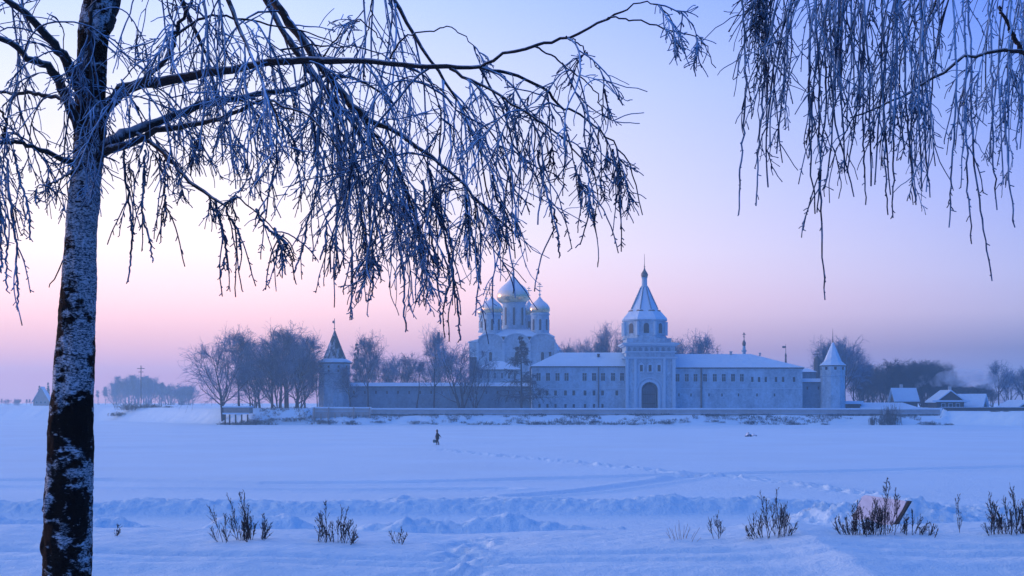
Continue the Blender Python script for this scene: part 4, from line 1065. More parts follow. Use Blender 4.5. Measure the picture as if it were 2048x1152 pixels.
# ------------------------------------------------------------------ bushes on the far shore
def bushmesh(seed, n, r, h, tw=.03):
    global rng
    rng = np.random.default_rng(seed); T = Tubes(); P0 = np.zeros((n, 3)); P0[:, :2] = rng.normal(size=(n, 2))*r*.45; P0[:, 2] = -.2
    D0 = rng.normal(size=(n, 3))*.45; D0[:, 2] = 1
    P, D = grow(P0, D0, h*(.6+.5*rng.random(n)), 6, .03, .12); T.add(P, lint(tw, tw*.6, 6, n), 3)
    p, d, m, t = pick(P, D, 6, .2, 1); P2, D2 = grow(p, branch_dirs(d, np.full(len(d), .6)), h*.3*(.5+rng.random(len(d))), 4, .02, .15); T.add(P2, lint(tw*.7, tw*.5, 4, len(p)), 3)
    return mk(T, 'bush', M['bush'])
BM = [bushmesh(31+i, 70, 2.0, 1.5) for i in range(3)]
blab = [(238, 372, 1.5, 'left low bush on the slope below the misty wood'), (262, 374, 1.4, 'middle bush on the slope below the misty wood'), (300, 372, 1.1, 'thin bush right of the middle one on the misty slope'), (335, 366, 1.1, 'rightmost bush on the slope below the misty wood'),
        (452, 311, .9, 'bush under the left end of the landing platform'), (476, 308.5, .9, 'bush under the middle of the landing platform'), (498, 309, 1.0, 'bush at the right end of the landing platform'),
        (520, 312, 1.0, 'snowy bush right of the landing platform'), (548, 313, 1.2, 'snowy bush below the dense tree clump'), (580, 312, 1.1, 'snowy bush halfway between the platform and the embankment'), (606, 312, 1.0, 'snowy bush touching the left end of the embankment'),
        (652, 310, .8, 'bush in front of the raised embankment section'), (700, 309, .8, 'bush before the right part of the raised embankment section'), (758, 311, 1.0, 'dark bush at the start of the long embankment wall'), (830, 310, .9, 'dark bush on shore a little left of the walker'),
        (905, 312, .5, 'low bush on shore a little right of the walker'), (1075, 311, .6, 'low bush on the shore below the conifer'), (1190, 312, .5, 'low bush on shore below the left wing'), (1265, 309, .8, 'bush on the shore just left below the gate'), (1335, 309, .8, 'bush on the shore just right below the gate'),
        (1430, 310, .6, 'low bush on shore below the drainpipe of the right wing'), (1500, 310, .7, 'low bush on shore below the turret'), (1590, 309, .7, 'bush on the shore below the right end of the wing'), (1652, 309, .7, 'bush on the shore below the corner tower'),
        (1745, 305, 1.0, 'dark bush left of the tall shoot near the embankment end'), (1772, 305, 1.1, 'dark bush beside the tall shoot near embankment end'), (1782, 308, 1.9, 'tall upright shoot against the right part of the embankment wall'), (1860, 306, .9, 'dark bush just before the right end of the embankment'), (1898, 306, .9, 'dark bush just past the right end of the embankment'),
        (1990, 312, .6, 'low bush on the open bank under the village fence'), (2012, 318, .5, 'lowest bush on the open bank near the right edge')]
for i, (px, Y, s_, lb) in enumerate(blab):
    o = bpy.data.objects.new('bush', BM[i % 3]); COL.objects.link(o); g_ = ground(px, Y)
    s_ *= (.75, 1.15, .9, 1.35, .6)[i*3 % 5] if 'tall' not in lb else 1
    o.location = (X(px, Y), Y, max(g_, 0)-.05); o.scale = (s_*(1.35 if 'tall' not in lb else .35), s_, s_*(.62 if 'tall' not in lb else 1.6)); o.rotation_euler = (0, 0, i*1.7)
    tag(o, lb, 'bush', 'frosty bushes along the far shore')

# frosted dead grass along the foot of the embankment: uncountable, one object
rng = np.random.default_rng(61)
n = 5200; pxg = 505+rng.random(n)*1390; Yg = 309+rng.random(n)*9.0
dn = fbm(pxg*.028, Yg*.30, 301, 3, .6); keep = dn > .50
pxg, Yg = pxg[keep], Yg[keep]; n = len(pxg); xg = (pxg-1024)/F*Yg; zg = far_z(xg[None], Yg[None])[0]
base_ = np.stack([xg, Yg, np.maximum(zg, 0)-.05], -1); T = Tubes()
for k in range(5):
    b_ = base_+np.concatenate([rng.normal(size=(n, 2))*.22, np.zeros((n, 1))], 1); d_ = rng.normal(size=(n, 3))*.45; d_[:, 2] = 1
    P, D = grow(b_, d_, .22+.42*rng.random(n), 4, .10, .15); T.add(P, lint(.030, .016, 4, n), 3)
tag(T.build('bank_grass', M['bush']), 'frosted dead grass in patches below the embankment wall', 'grass', kind='stuff')

# ------------------------------------------------------------------ foreground weeds
def weed(px, pyb, Y, specs, label, seed, grass=False, gp='dry weeds on the near bank'):
    """specs: (dx px, top px, lean px)"""
    global rng
    rng = np.random.default_rng(seed); T = Tubes(); Hd = Tubes(); s_ = Y/F
    base = np.array([X(px, Y), Y, float(near_z(np.array([[X(px, Y)]]), np.array([[Y]]))[0, 0])])
    r = tag(empty('dry_grass_tuft' if grass else 'dry_weed', tuple(base)), label, 'grass tuft' if grass else 'weed', gp)
    if not grass and len(specs) > 4: specs = specs+[(dx+rng.normal()*5, pt+(pyb-pt)*(.25+.45*rng.random()), ln+rng.normal()*5) for dx, pt, ln in specs]
    for (dx, pt, ln) in specs:
        h = max(.08, Z(pt, Y)-base[2]); x0 = dx*s_; yo = rng.normal()*.12
        p0 = np.array([[x0, yo, -.08]]); d0 = np.array([[ln*s_/h, rng.normal()*.08, 1.0]])
        P, D = grow(p0, d0, np.array([(h+.08)*1.03]), 12, .0, .045); T.add(P, lint(.0040, .0020, 12, 1) if not grass else lint(.003, .0015, 12, 1), 5)
        if grass: continue
        n = int(6+h*22)
        p, d, m, t = pick(P, D, n, .18, .99); L = (.05+.20*(1-t))*(.5+.8*rng.random(n))*min(1, h/.4+.3)
        P1, D1 = grow(p, branch_dirs(d, np.full(n, .55)), L, 6, .10, .10, (0, 0, 1)); T.add(P1, lint(.0022, .0015, 6, n), 4)
        p, d, m, t = pick(P1, D1, 3, .25, 1.0); n2 = len(p)
        P2, D2 = grow(p, branch_dirs(d, np.full(n2, .5)), .012+.022*rng.random(n2), 3, .05, .1, (0, 0, 1)); Hd.add(P2, np.tile([[.0018, .0026, .0014]], (n2, 1)), 4)
        p, d, m, t = pick(P, D, int(n*1.6), .45, 1.0); n2 = len(p)
        P2, D2 = grow(p, branch_dirs(d, np.full(n2, .45)), .012+.028*rng.random(n2), 3, .05, .1, (0, 0, 1)); Hd.add(P2, np.tile([[.0018, .0030, .0014]], (n2, 1)), 4)
    o = T.build('stems', M['weed_light'] if grass else M['weed']); o.parent = r
    if not grass: o = Hd.build('seed_heads', M['weed']); o.parent = r
rw_ = lambda a: a
weed(485, 1076, 17.6, [(-30, 1010, -25), (-22, 1030, -14), (-8, 991, -12), (2, 988, 3), (10, 1022, -4), (14, 1040, -2), (22, 985, -12), (-4, 1036, 6), (30, 1045, 12), (38, 1034, 10), (44, 1048, 4), (8, 1050, -8), (18, 1048, 6)], 'largest weed clump left of centre on the near bank', 41)
weed(670, 1079, 17.6, [(-36, 1044, 3), (-22, 1006, -10), (-16, 1030, -4), (8, 1024, 4), (14, 1018, -3), (22, 1040, 6), (34, 1046, -2), (0, 1050, -6), (30, 1062, 8)], 'weed clump second from the birch on the near bank', 42)
weed(797, 1086, 17.8, [(0, 1058, 4), (-3, 1066, -6), (4, 1064, 6)], 'tiny lone weed against the snow mound left of centre', 43)
weed(222, 1071, 17.8, [(0, 1054, 2), (2, 1062, 3)], 'tiny weed sprig just right of the birch trunk', 44)
weed(1364, 1074, 17.7, [(i*3-18, 1040+abs(i-5)*4+(i*7 % 5), (i-5)*1.6) for i in range(12)]+[(-14, 1050, -8), (12, 1046, 8)], 'pale tuft of dry grass right of centre', 45, True)
weed(1436, 1071, 17.7, [(0, 1030, 3), (-4, 1042, -8), (5, 1046, 6)], 'single small weed right of the grass tuft', 46)
weed(1545, 1066, 17.5, [(-32, 1030, -5), (-26, 1048, -8), (-12, 1002, -2), (-6, 984, -4), (4, 1010, 0), (12, 980, -1), (16, 1008, 2), (22, 1018, 8), (-18, 1036, -4), (28, 1030, 8)], 'tall double weed clump on the snow hump left of the board', 47)
weed(1722, 1066, 17.6, [(-32, 1040, -12), (-26, 1034, -10), (-20, 1038, -8), (-12, 1020, -4), (-6, 1006, 0), (0, 1022, -2), (8, 1018, 0), (16, 1010, 2), (22, 1008, 0), (28, 1020, 2), (34, 1030, 2), (4, 1040, 0), (12, 1036, 0), (-16, 1046, -4)], 'thick dark weed clump directly before the pale board', 48)
weed(1772, 1066, 17.8, [(-6, 968, -8), (0, 962, 4), (8, 990, 8), (-10, 1000, -8), (14, 980, 14), (2, 1010, 0), (-14, 1022, -6)], 'tallest thin weed crossing the right half of the pale board', 49)
weed(1828, 1065, 17.6, [(-14, 1040, -4), (-6, 1026, 2), (4, 1036, 8), (14, 1044, 8), (22, 1050, 10), (30, 1050, 4)], 'weed clump just right of the pale board', 50)
weed(1916, 1066, 17.9, [(0, 996, -1)], 'lone thin weed stalk between board and right edge', 51)
weed(1990, 1062, 17.5, [(-12, 1030, -6), (-6, 1008, -4), (0, 990, 0), (6, 1012, 4), (12, 1036, 4)], 'weed clump second from the right edge', 52)
weed(2030, 1061, 17.5, [(-22, 1010, -8), (-12, 1000, -6), (-6, 970, -4), (2, 990, 2), (10, 1002, 6), (16, 1020, 6), (-16, 1030, -8), (4, 1024, 2)], 'tall weed clump at the right edge', 53)

# ------------------------------------------------------------------ pale board in the snow heap
Yb_ = 53.6
poly = [(1709, 1042), (1724, 996), (1732, 990), (1758, 991), (1806, 999), (1800, 1016), (1783, 1050), (1740, 1056)]
bx = X(1760, Yb_); bd = empty('board', (bx, Yb_, .2)); 
mb = MB(); mb.prism([(X(p, Yb_)-bx, Z(q, Yb_)-.2) for p, q in [poly[0]]+poly[:0:-1]], -.05, .05)
me = mb.build('panel', M['slab'], None, bevel=.01); me.parent = bd; bd.rotation_euler = (radians(-8), 0, radians(-42)); bd.scale = (1.20, 1, 1)
mb = MB(); a_, b_ = (X(1808, Yb_)-bx, Z(999, Yb_)-.2), (X(1784, Yb_)-bx, Z(1051, Yb_)-.2)
mb.prism([(b_[0]+.0, b_[1]), (b_[0]+.10, b_[1]), (a_[0]+.09, a_[1]), (a_[0]+.0, a_[1])], -.06, .09)
me = mb.build('edge_batten', M['wood_dark']); me.parent = bd
cp = MB(); A_ = (X(1730, Yb_)-bx, Z(991, Yb_)-.2); B_ = (X(1806, Yb_)-bx, Z(999, Yb_)-.2)
cp.prism([(A_[0], A_[1]-.015), (B_[0], B_[1]-.015), (B_[0]-.05, B_[1]+.035), ((A_[0]+B_[0])/2+.1, (A_[1]+B_[1])/2+.075), (A_[0]+.25, A_[1]+.03), (A_[0]+.05, A_[1]+.045)], -.075, .09)
me = cp.build('snow_cap', M['snow_near'], None, bevel=.015); me.parent = bd
tag(bd, 'pale pinkish board with a dark right edge standing in the snow heap', 'board')

# ------------------------------------------------------------------ lump on the ice
def lump(px, py, wpx, hpx, label):
    Y = H*F/(py-HZ); n, m_ = 24, 14; rs = np.random.default_rng(9); a = wpx*Y/F/2; h = hpx*Y/F; mb = MB(); prof = []
    vs = []; fs = []
    for i in range(m_):
        t = i/(m_-1)*pi/2
        for k in range(n):
            u = 2*pi*k/n; rr0 = cos(t)*(1+.35*(vnoise(np.array([cos(u)*2+5]), np.array([sin(u)*2+t*2]), 8)[0]-.5)); vs.append((X(px, Y)+a*rr0*cos(u), Y+a*.8*rr0*sin(u), h*sin(t)*(.9+.4*vnoise(np.array([cos(u)*3]), np.array([sin(u)*3+t]), 9)[0])-.05))
    for i in range(m_-1):
        for k in range(n): fs.append((i*n+k, i*n+(k+1) % n, (i+1)*n+(k+1) % n, (i+1)*n+k))
    mb.add(vs, fs); o = mb.build('ice_lump', M['lump'], None, True); tag(o, label, 'ice lump')
M['lump'] = m_partsnow('ice_and_snow', (.04, .07, .11), .25, .5, 2.2, up=1.0, namp=.9)
lump(1497, 873, 13, 7, 'small dark snow topped lump lying alone on the river ice')
lump(1508, 872, 12, 4, 'flatter snowy lump touching the dark one on the ice')

# ------------------------------------------------------------------ walker with bag
def person():
    Y = H*F/(890.5-HZ); x = X(875, Y); r = tag(empty('person', (x, Y, .0)), 'person in long dark coat walking left across the frozen river', 'person')
    r.rotation_euler = (0, 0, 0)
    def skin(name, verts, edges, radii, mat, root=0, parent=r, sub=2):
        me = bpy.data.meshes.new(name); me.from_pydata(verts, edges, []); o = bpy.data.objects.new(name, me); COL.objects.link(o); o.parent = parent
        md = o.modifiers.new('skin', 'SKIN'); md.use_smooth_shade = True
        for i, rd in enumerate(radii): me.skin_vertices[0].data[i].radius = rd if isinstance(rd, tuple) else (rd, rd)
        for i in range(len(verts)): me.skin_vertices[0].data[i].use_root = (i == root)
        s = o.modifiers.new('sub', 'SUBSURF'); s.levels = sub; s.render_levels = sub; me.materials.append(mat); return o
    # faces left (-x), slightly away from us; stride along x
    # 0 pelvis 1 waist 2 chest 3 neck 4 head-base 5 head-mid 6 head-top
    v = [(0, 0, .92), (-.01, 0, 1.10), (-.03, 0, 1.34), (-.06, 0, 1.47), (-.08, 0, 1.54), (-.10, 0, 1.62), (-.09, 0, 1.70),
         (0, .10, .88), (-.12, .10, .50), (-.06, .10, .10), (-.20, .10, .05),         # far leg forward
         (0, -.10, .88), (.03, -.10, .50), (.17, -.10, .12), (.07, -.10, .04),         # near leg back
         (-.03, .19, 1.38), (-.15, .22, 1.12), (-.25, .20, .90), (-.27, .2, .84),     # far arm forward (holds bag)
         (-.02, -.19, 1.38), (.19, -.23, 1.14), (.37, -.22, .95), (.42, -.22, .89)]   # near arm swung back
    e = [(0, 1), (1, 2), (2, 3), (3, 4), (4, 5), (5, 6), (0, 7), (7, 8), (8, 9), (9, 10), (0, 11), (11, 12), (12, 13), (13, 14), (2, 15), (15, 16), (16, 17), (17, 18), (2, 19), (19, 20), (20, 21), (21, 22)]
    R = [.15, .14, .16, .06, .075, .10, .075, .09, .065, .045, .035, .09, .065, .045, .035, .07, .05, .035, .03, .07, .05, .035, .03]
    skin('body', v, e, R, M['skin'])
    # coat over it
    v2 = [(0, 0, .60), (0, 0, .85), (-.01, 0, 1.08), (-.03, 0, 1.33), (-.05, 0, 1.45), (-.03, .20, 1.38), (-.15, .24, 1.13), (-.24, .21, .93), (-.02, -.20, 1.38), (.19, -.24, 1.15), (.36, -.23, .98)]
    skin('coat', v2, [(0, 1), (1, 2), (2, 3), (3, 4), (3, 5), (5, 6), (6, 7), (3, 8), (8, 9), (9, 10)], [(.25, .24), (.22, .22), (.19, .20), (.20, .21), .10, .095, .075, .06, .095, .075, .06], M['coat'])
    skin('trousers', [(0, .10, .70), (-.12, .10, .50), (-.065, .10, .12)], [(0, 1), (1, 2)], [.105, .085, .07], M['trousers'])
    skin('trousers', [(0, -.10, .70), (.03, -.10, .50), (.165, -.10, .13)], [(0, 1), (1, 2)], [.105, .085, .07], M['trousers'])
    skin('boot', [(-.06, .10, .16), (-.07, .10, .06), (-.21, .10, .05)], [(0, 1), (1, 2)], [.07, .065, .05], M['boots'])
    skin('boot', [(.17, -.10, .17), (.15, -.10, .07), (.03, -.10, .04)], [(0, 1), (1, 2)], [.07, .065, .05], M['boots'])
    skin('hood', [(.02, 0, 1.47), (-.05, 0, 1.60), (-.05, 0, 1.72), (-.02, 0, 1.80)], [(0, 1), (1, 2), (2, 3)], [.12, .135, .11, .04], M['coat'])
    for (hx, hy, hz_, nm) in ((-.27, .20, .83, 'far'), (.42, -.22, .88, 'near')):
        for k in range(4):
            skin('finger', [(hx, hy+(k-1.5)*.018, hz_), (hx-.012, hy+(k-1.5)*.020, hz_-.04), (hx-.03, hy+(k-1.5)*.019, hz_-.075+.006*abs(k-1))], [(0, 1), (1, 2)], [.010, .009, .007], M['skin'], sub=1)
        skin('thumb', [(hx-.012, hy-.02, hz_+.005), (hx-.045, hy-.03, hz_-.02), (hx-.055, hy-.02, hz_-.05)], [(0, 1), (1, 2)], [.011, .010, .008], M['skin'], sub=1)
    # bag hanging from the front hand
    bx_, by_, bz = x-.31, Y+.20, .50
    bg = tag(empty('shopping_bag', (bx_, by_, bz-.22)), 'pale blue grey bag carried by the walker on the ice', 'bag')
    mb = MB(); prof = [(-.20, 0), (.20, 0), (.23, .14), (.20, .34), (-.20, .34), (-.23, .14)]
    mb.prism(prof, -.09, .09); o = mb.build('sack', M['bag'], None, True, .03); o.parent = bg
    mb = MB(); mb.bar((-.10, 0, .33), (.03, 0, .56), .009); mb.bar((.13, 0, .33), (.05, 0, .56), .009); mb.bar((.03, 0, .56), (.05, 0, .56), .009); o = mb.build('handle', M['boots']); o.parent = bg
person()

# ------------------------------------------------------------------ the two birches
YB = 8.6
def catmull(pts, n):
    p = np.array(pts, float); k = len(p); pp = np.vstack([2*p[0]-p[1], p, 2*p[-1]-p[-2]]); out_ = []
    for t in np.linspace(0, k-1-1e-6, n):
        i = int(t); f = t-i; a, b_, c, d = pp[i:i+4]
        out_.append(.5*((2*b_)+(-a+c)*f+(2*a-5*b_+4*c-d)*f*f+(-a+3*b_-3*c+d)*f**3))
    return np.array(out_)
def limb(pts, n=26, kink=.006):
    """pts (px, py, dY, width px) -> P (n,3) R (n)"""
    c = catmull(pts, n); Y = YB+c[:, 2]; P = np.stack([X(c[:, 0], Y), Y, Z(c[:, 1], Y)], -1)
    P[1:-1] += rng.normal(size=(n-2, 3))*kink; R = np.maximum(c[:, 3], 1.2)/2*Y/F
    R = R*(1+.08*(rng.random(n)-.5)); return P, R, c
def trunk_mesh(name, pts, parent, mat, n=420, k=72, seed=1, bumps=1.0):
    c = catmull(pts, n); Y = YB+c[:, 2]; P = np.stack([X(c[:, 0], Y), Y, Z(c[:, 1], Y)], -1); R = c[:, 3]/2*Y/F*.94
    a = np.arange(k)*2*pi/k; A, Zg = np.meshgrid(a, P[:, 2]); 
    def pn(fx, fz, sd, oc=4, g=.6): # periodic in angle: sample on a cylinder through two planes
        return .5*(fbm(np.cos(A)*fx+31, Zg*fz+np.sin(A)*fx*1.3, sd, oc, g)+fbm(np.sin(A)*fx-11, Zg*fz*1.07+np.cos(A)*fx*1.3+5, sd+9, oc, g))
    rr0 = 1+bumps*(.26*(pn(1.6, 2.2, seed)-.5)+.30*(pn(3.5, 8, seed+20, 5, .65)-.5)+.16*np.maximum(0, pn(2.5, 5, seed+40)-.60)*6)
    ring = P[:, None]+(R[:, None]*rr0)[..., None]*np.stack([np.cos(A), np.sin(A), 0*A], -1)
    v = ring.reshape(-1, 3); i = np.arange(n-1)[:, None]*k; j = np.arange(k)[None]; j2 = (j+1) % k
    q = np.stack([i+j, i+j2, i+k+j2, i+k+j], -1).reshape(-1, 4)
    return mesh_np(name, v, [q, np.array([range((n-1)*k, n*k)])], mat, parent, origin=None)

def env_of(xs_, ys_): return lambda x: np.interp(x, xs_, ys_)
def shoots(T, c, P, n, env, lo=.05, hi=1.0, side=0.35, fr=(.35, 1.0), droop=.16, kinks=.11, Lmax=2.0, sub=(5, 3), rad=(.0064, .0041), spread_y=.55, backward=.35, minL=.15):
    """drooping shoots with side twigs and spurs from a limb"""
    n = max(2, int(n*DENS)); N0 = len(P); t = (lo+(hi-lo)*rng.random(n))*(N0-1); i = np.minimum(t.astype(int), N0-2); f = (t-i)[:, None]
    p = P[i]*(1-f)+P[i+1]*f; tg = nrm(P[i+1]-P[i])
    d = tg*(.55+.5*rng.random((n, 1)))*np.where(rng.random((n, 1)) < backward*.5, -1, 1)+rng.normal(size=(n, 3))*np.array([side, spread_y, .28])+np.array([0, 0, -.15])
    px = p[:, 0]/p[:, 1]*F+1024; py = HZ-(p[:, 2]-H)/p[:, 1]*F
    e = env(px+25); u = fr[0]+(fr[1]-fr[0])*rng.random(n)**.85
    L = np.clip((e-py)*u*p[:, 1]/F*1.10, minL, Lmax)
    N = 18
    P1, D1 = grow(p, d, L, N, droop, kinks)
    k1 = np.clip(L/1.0, .45, 1.25)[:, None]
    R1 = lint(rad[0], rad[1], N, n)*np.sqrt(k1)*(1+.22*(rng.random((n, N))-.4))
    T.add(P1, R1, 5)
    ns = sub[0]
    p, d, m, t = pick(P1, D1, ns, .06, .97); L2 = np.minimum(L[m]*(1.05-t)*(.25+.5*rng.random(len(m)))+.05, .75)
    P2, D2 = grow(p, branch_dirs(d, np.full(len(d), .62), .3), L2, 9, droop*.55, kinks*1.25)
    T.add(P2, lint(rad[1]*1.02, rad[1]*.72, 9, len(p))*(1+.3*(rng.random((len(p), 9))-.4)), 4)
    for PP, DD, LL, cnt, ln in ((P1, D1, L, sub[1]+2, .05), (P2, D2, L2, sub[1], .045)):
        p, d, m, t = pick(PP, DD, cnt, .05, 1.0); n3 = len(p)
        L3 = ln*(.3+1.3*rng.random(n3)**1.8)
        P3, D3 = grow(p, branch_dirs(d, np.full(n3, .85), .3), L3, 3, .08, .2); T.add(P3, np.tile([[rad[1]*.7, rad[1]*.62, rad[1]*.75]], (n3, 1)), 4)
    # a few longer tertiary twigs
    p, d, m, t = pick(P2, D2, 2, .15, .95); n3 = len(p); L3 = np.minimum(L2[m]*.6, .25)*(.4+.8*rng.random(n3))+.03
    P3, D3 = grow(p, branch_dirs(d, np.full(n3, .6), .3), L3, 6, .10, .15); T.add(P3, lint(rad[1]*.78, rad[1]*.6, 6, n3), 4)

rng = np.random.default_rng(77); DENS = .36
root = tag(empty('birch_tree', (X(130, YB), YB, 2.9)), 'big frosted birch at the left, dark cracked trunk and drooping twigs', 'tree')
def attach(o): 
    o.parent = root_cur; o.location = -Vector(root_cur.location); return o
root_cur = root
TR = [(118, 1340, 0, 120), (126, 1240, 0, 106), (133, 1152, 0, 99), (138, 1000, 0, 97), (143, 850, 0, 90), (151, 700, 0, 79), (156, 600, 0, 73), (161, 500, 0, 66), (167, 400, 0, 64), (178, 300, 0, 62), (181, 200, 0, 62), (184, 110, 0, 62), (188, 50, 0, 64), (200, -30, 0, 54), (215, -200, .1, 46), (225, -450, .2, 40), (240, -800, .3, 30), (255, -1150, .4, 18), (262, -1400, .4, 6)]
attach(trunk_mesh('trunk', TR, None, M['birch'], 520, 72, 1))
ENV_X = [-300, -60, 10, 35, 60, 100, 140, 180, 220, 255, 305, 350, 400, 440, 480, 540, 570, 590, 640, 670, 700, 740, 780, 810, 850, 880, 920, 950, 990, 1035, 1080, 1120, 1160, 1190, 1230, 1280, 1300, 1340, 1380, 1430, 1500]
ENV_Y = [500, 560, 590, 620, 480, 570, 400, 360, 400, 500, 420, 330, 370, 420, 380, 420, 440, 480, 500, 560, 640, 600, 600, 665, 600, 650, 680, 560, 520, 480, 440, 510, 430, 440, 410, 435, 220, 150, 120, 135, 150]
ENV = env_of(ENV_X, ENV_Y)
def make_limb(pts, n_shoots, env=ENV, rad=None, n=26, side_limbs=0, kink=.006, lab=None, **kw):
    P, R, c = limb(pts, n, kink); T = Tubes(); T.add(P, R, 9)  # pendulous birch limb
    o = attach(T.build('branch', M['limb'])); 
    if lab: o['label'] = lab
    Tw = Tubes()
    if n_shoots: shoots(Tw, c, P, n_shoots, env, **kw)
    t = Tw.build('twigs', M['twig']); t.parent = o
    return P, c
# A: the long level limb
make_limb([(196, 240, 0, 30), (225, 200, 0, 26), (262, 170, -.1, 22), (330, 158, -.2, 20), (420, 146, -.35, 17), (520, 128, -.5, 15), (620, 120, -.6, 14), (720, 122, -.7, 12), (820, 131, -.75, 10), (900, 136, -.8, 9), (965, 133, -.8, 8)], 52, lo=.1)
make_limb([(962, 133, -.8, 7), (1000, 112, -.85, 6.5), (1065, 93, -.9, 6.5), (1110, 84, -.9, 6), (1160, 66, -1, 5.5), (1215, 38, -1.05, 5), (1250, 20, -1.1, 3.5), (1285, 6, -1.1, 3), (1320, 12, -1.1, 2.6), (1345, 45, -1.1, 2.4)], 9, lo=.15, hi=1, side=.15, sub=(5, 5), fr=(.45, 1.0), droop=.13, Lmax=.8, backward=0)
make_limb([(1205, 42, -1.05, 4), (1240, 36, -1.1, 3.6), (1290, 46, -1.1, 3.2), (1345, 62, -1.1, 3), (1385, 72, -1.1, 2.4), (1412, 92, -1.1, 2.2), (1432, 136, -1.1, 1.8)], 4, lo=.2, hi=.8, side=.1, sub=(4, 4), fr=(.6, 1), droop=.18, Lmax=.5, backward=0)
make_limb([(962, 134, -.8, 7), (1020, 148, -.75, 6.5), (1075, 168, -.7, 6), (1110, 200, -.65, 5.5), (1150, 226, -.6, 4.6), (1195, 256, -.6, 4), (1235, 295, -.55, 3.2), (1262, 345, -.5, 2.8), (1285, 430, -.5, 2.2)], 24, hi=.80, side=.15, sub=(7, 5), fr=(.3, .9), Lmax=.9, backward=.2)
make_limb([(900, 137, -.8, 7), (950, 165, -.85, 6), (1000, 190, -.9, 5.5), (1050, 225, -.95, 5), (1110, 262, -1.0, 4), (1160, 310, -1, 3.2), (1195, 370, -1, 2.6), (1190, 440, -1, 2)], 22, hi=.85, side=.15, Lmax=1.0)
make_limb([(1070, 93, -.9, 4), (1110, 115, -.9, 3.4), (1140, 140, -.9, 3), (1175, 165, -.9, 2.8), (1200, 205, -.9, 2.4), (1212, 250, -.9, 2)], 6, side=.12, Lmax=.6, sub=(5, 4))
make_limb([(1132, 72, -.95, 3.4), (1160, 90, -.95, 3), (1180, 115, -.95, 2.6), (1205, 150, -.95, 2.2)], 3, side=.1, Lmax=.4, sub=(5, 4), fr=(.2, .5))
# B: second rising limb
make_limb([(200, 302, 0, 34), (230, 280, 0, 26), (262, 262, .1, 22), (330, 240, .2, 17), (400, 210, .3, 15), (470, 194, .4, 13), (540, 186, .5, 11), (600, 174, .6, 9), (650, 152, .7, 7), (720, 160, .75, 5), (790, 210, .8, 4)], 32, lo=.12, Lmax=1.2)
make_limb([(205, 304, 0, 22), (250, 290, -.1, 16), (320, 262, -.25, 13), (390, 250, -.4, 11), (450, 232, -.55, 9), (520, 205, -.7, 7), (580, 215, -.85, 5), (640, 250, -1, 4), (690, 330, -1.1, 3)], 26, lo=.15, Lmax=1.2)
make_limb([(272, 266, .1, 9), (310, 292, 0, 9), (345, 325, -.1, 8.5), (370, 356, -.2, 8), (410, 384, -.3, 7), (450, 408, -.4, 5), (470, 392, -.4, 3.5), (500, 412, -.45, 3), (540, 450, -.5, 2.6), (570, 500, -.5, 2)], 13, lo=.2, side=.2, sub=(5, 5), fr=(.35, 1.0), Lmax=.7)
# D: dark limbs coming down from high in the crown
make_limb([(232, -420, .2, 24), (330, -380, .1, 22), (430, -260, 0, 20), (505, -110, -.1, 18), (552, 5, -.2, 17), (592, 62, -.25, 16), (640, 130, -.3, 15), (690, 192, -.35, 13), (735, 238, -.4, 12), (800, 268, -.45, 9), (860, 312, -.5, 7.5), (915, 358, -.5, 6), (965, 412, -.5, 5), (1035, 474, -.5, 3)], 62, lo=.3, n=40, Lmax=1.5)
make_limb([(228, -360, .2, 20), (320, -300, .4, 18), (420, -190, .5, 15), (500, -60, .6, 14), (560, 50, .6, 12), (610, 130, .6, 11), (660, 185, .6, 9), (720, 270, .6, 8), (770, 330, .6, 6), (820, 400, .6, 4), (850, 500, .6, 3)], 52, lo=.3, n=36, Lmax=1.6)
make_limb([(700, 205, -.35, 8), (740, 260, -.3, 7), (775, 300, -.3, 6), (800, 350, -.3, 5), (830, 430, -.3, 3.4), (850, 520, -.3, 2.4)], 24, Lmax=1.1)
make_limb([(645, 140, -.3, 6), (665, 220, -.2, 5), (690, 290, -.1, 4.5), (715, 380, 0, 4), (730, 470, 0, 3), (740, 560, 0, 2)], 20, Lmax=1.0)
make_limb([(238, -560, .3, 22), (400, -520, .6, 18), (560, -360, .9, 15), (690, -180, 1.1, 12), (770, -30, 1.2, 9), (840, 90, 1.2, 7), (900, 180, 1.2, 5.5), (950, 280, 1.2, 4), (980, 400, 1.2, 3)], 50, lo=.42, n=34, Lmax=1.8)
make_limb([(225, -260, .2, 20), (290, -240, -.3, 17), (380, -150, -.8, 14), (440, -40, -1.1, 11), (480, 60, -1.2, 8), (520, 150, -1.3, 5), (560, 260, -1.3, 3.5)], 30, lo=.3, Lmax=1.1)
make_limb([(215, -160, .1, 18), (270, -130, .5, 14), (330, -60, .9, 11), (370, 20, 1.1, 9), (410, 110, 1.2, 6), (440, 220, 1.2, 4)], 22, lo=.25, Lmax=1.1)
make_limb([(205, 60, 0, 34), (222, 20, .1, 28), (240, -40, .2, 24), (270, -180, .3, 20), (300, -400, .5, 14)], 6, lo=.1, Lmax=.9)
make_limb([(232, 205, 0, 12), (285, 160, -.4, 10), (330, 118, -.6, 9), (352, 70, -.7, 8), (378, 10, -.8, 7), (420, -60, -.9, 5)], 12, lo=.1, Lmax=.8)
make_limb([(330, 118, -.6, 6), (372, 55, -.5, 6), (440, 30, -.5, 5), (520, 48, -.5, 4), (600, 60, -.5, 3), (700, 95, -.5, 2.4)], 14, lo=.1, Lmax=.8)
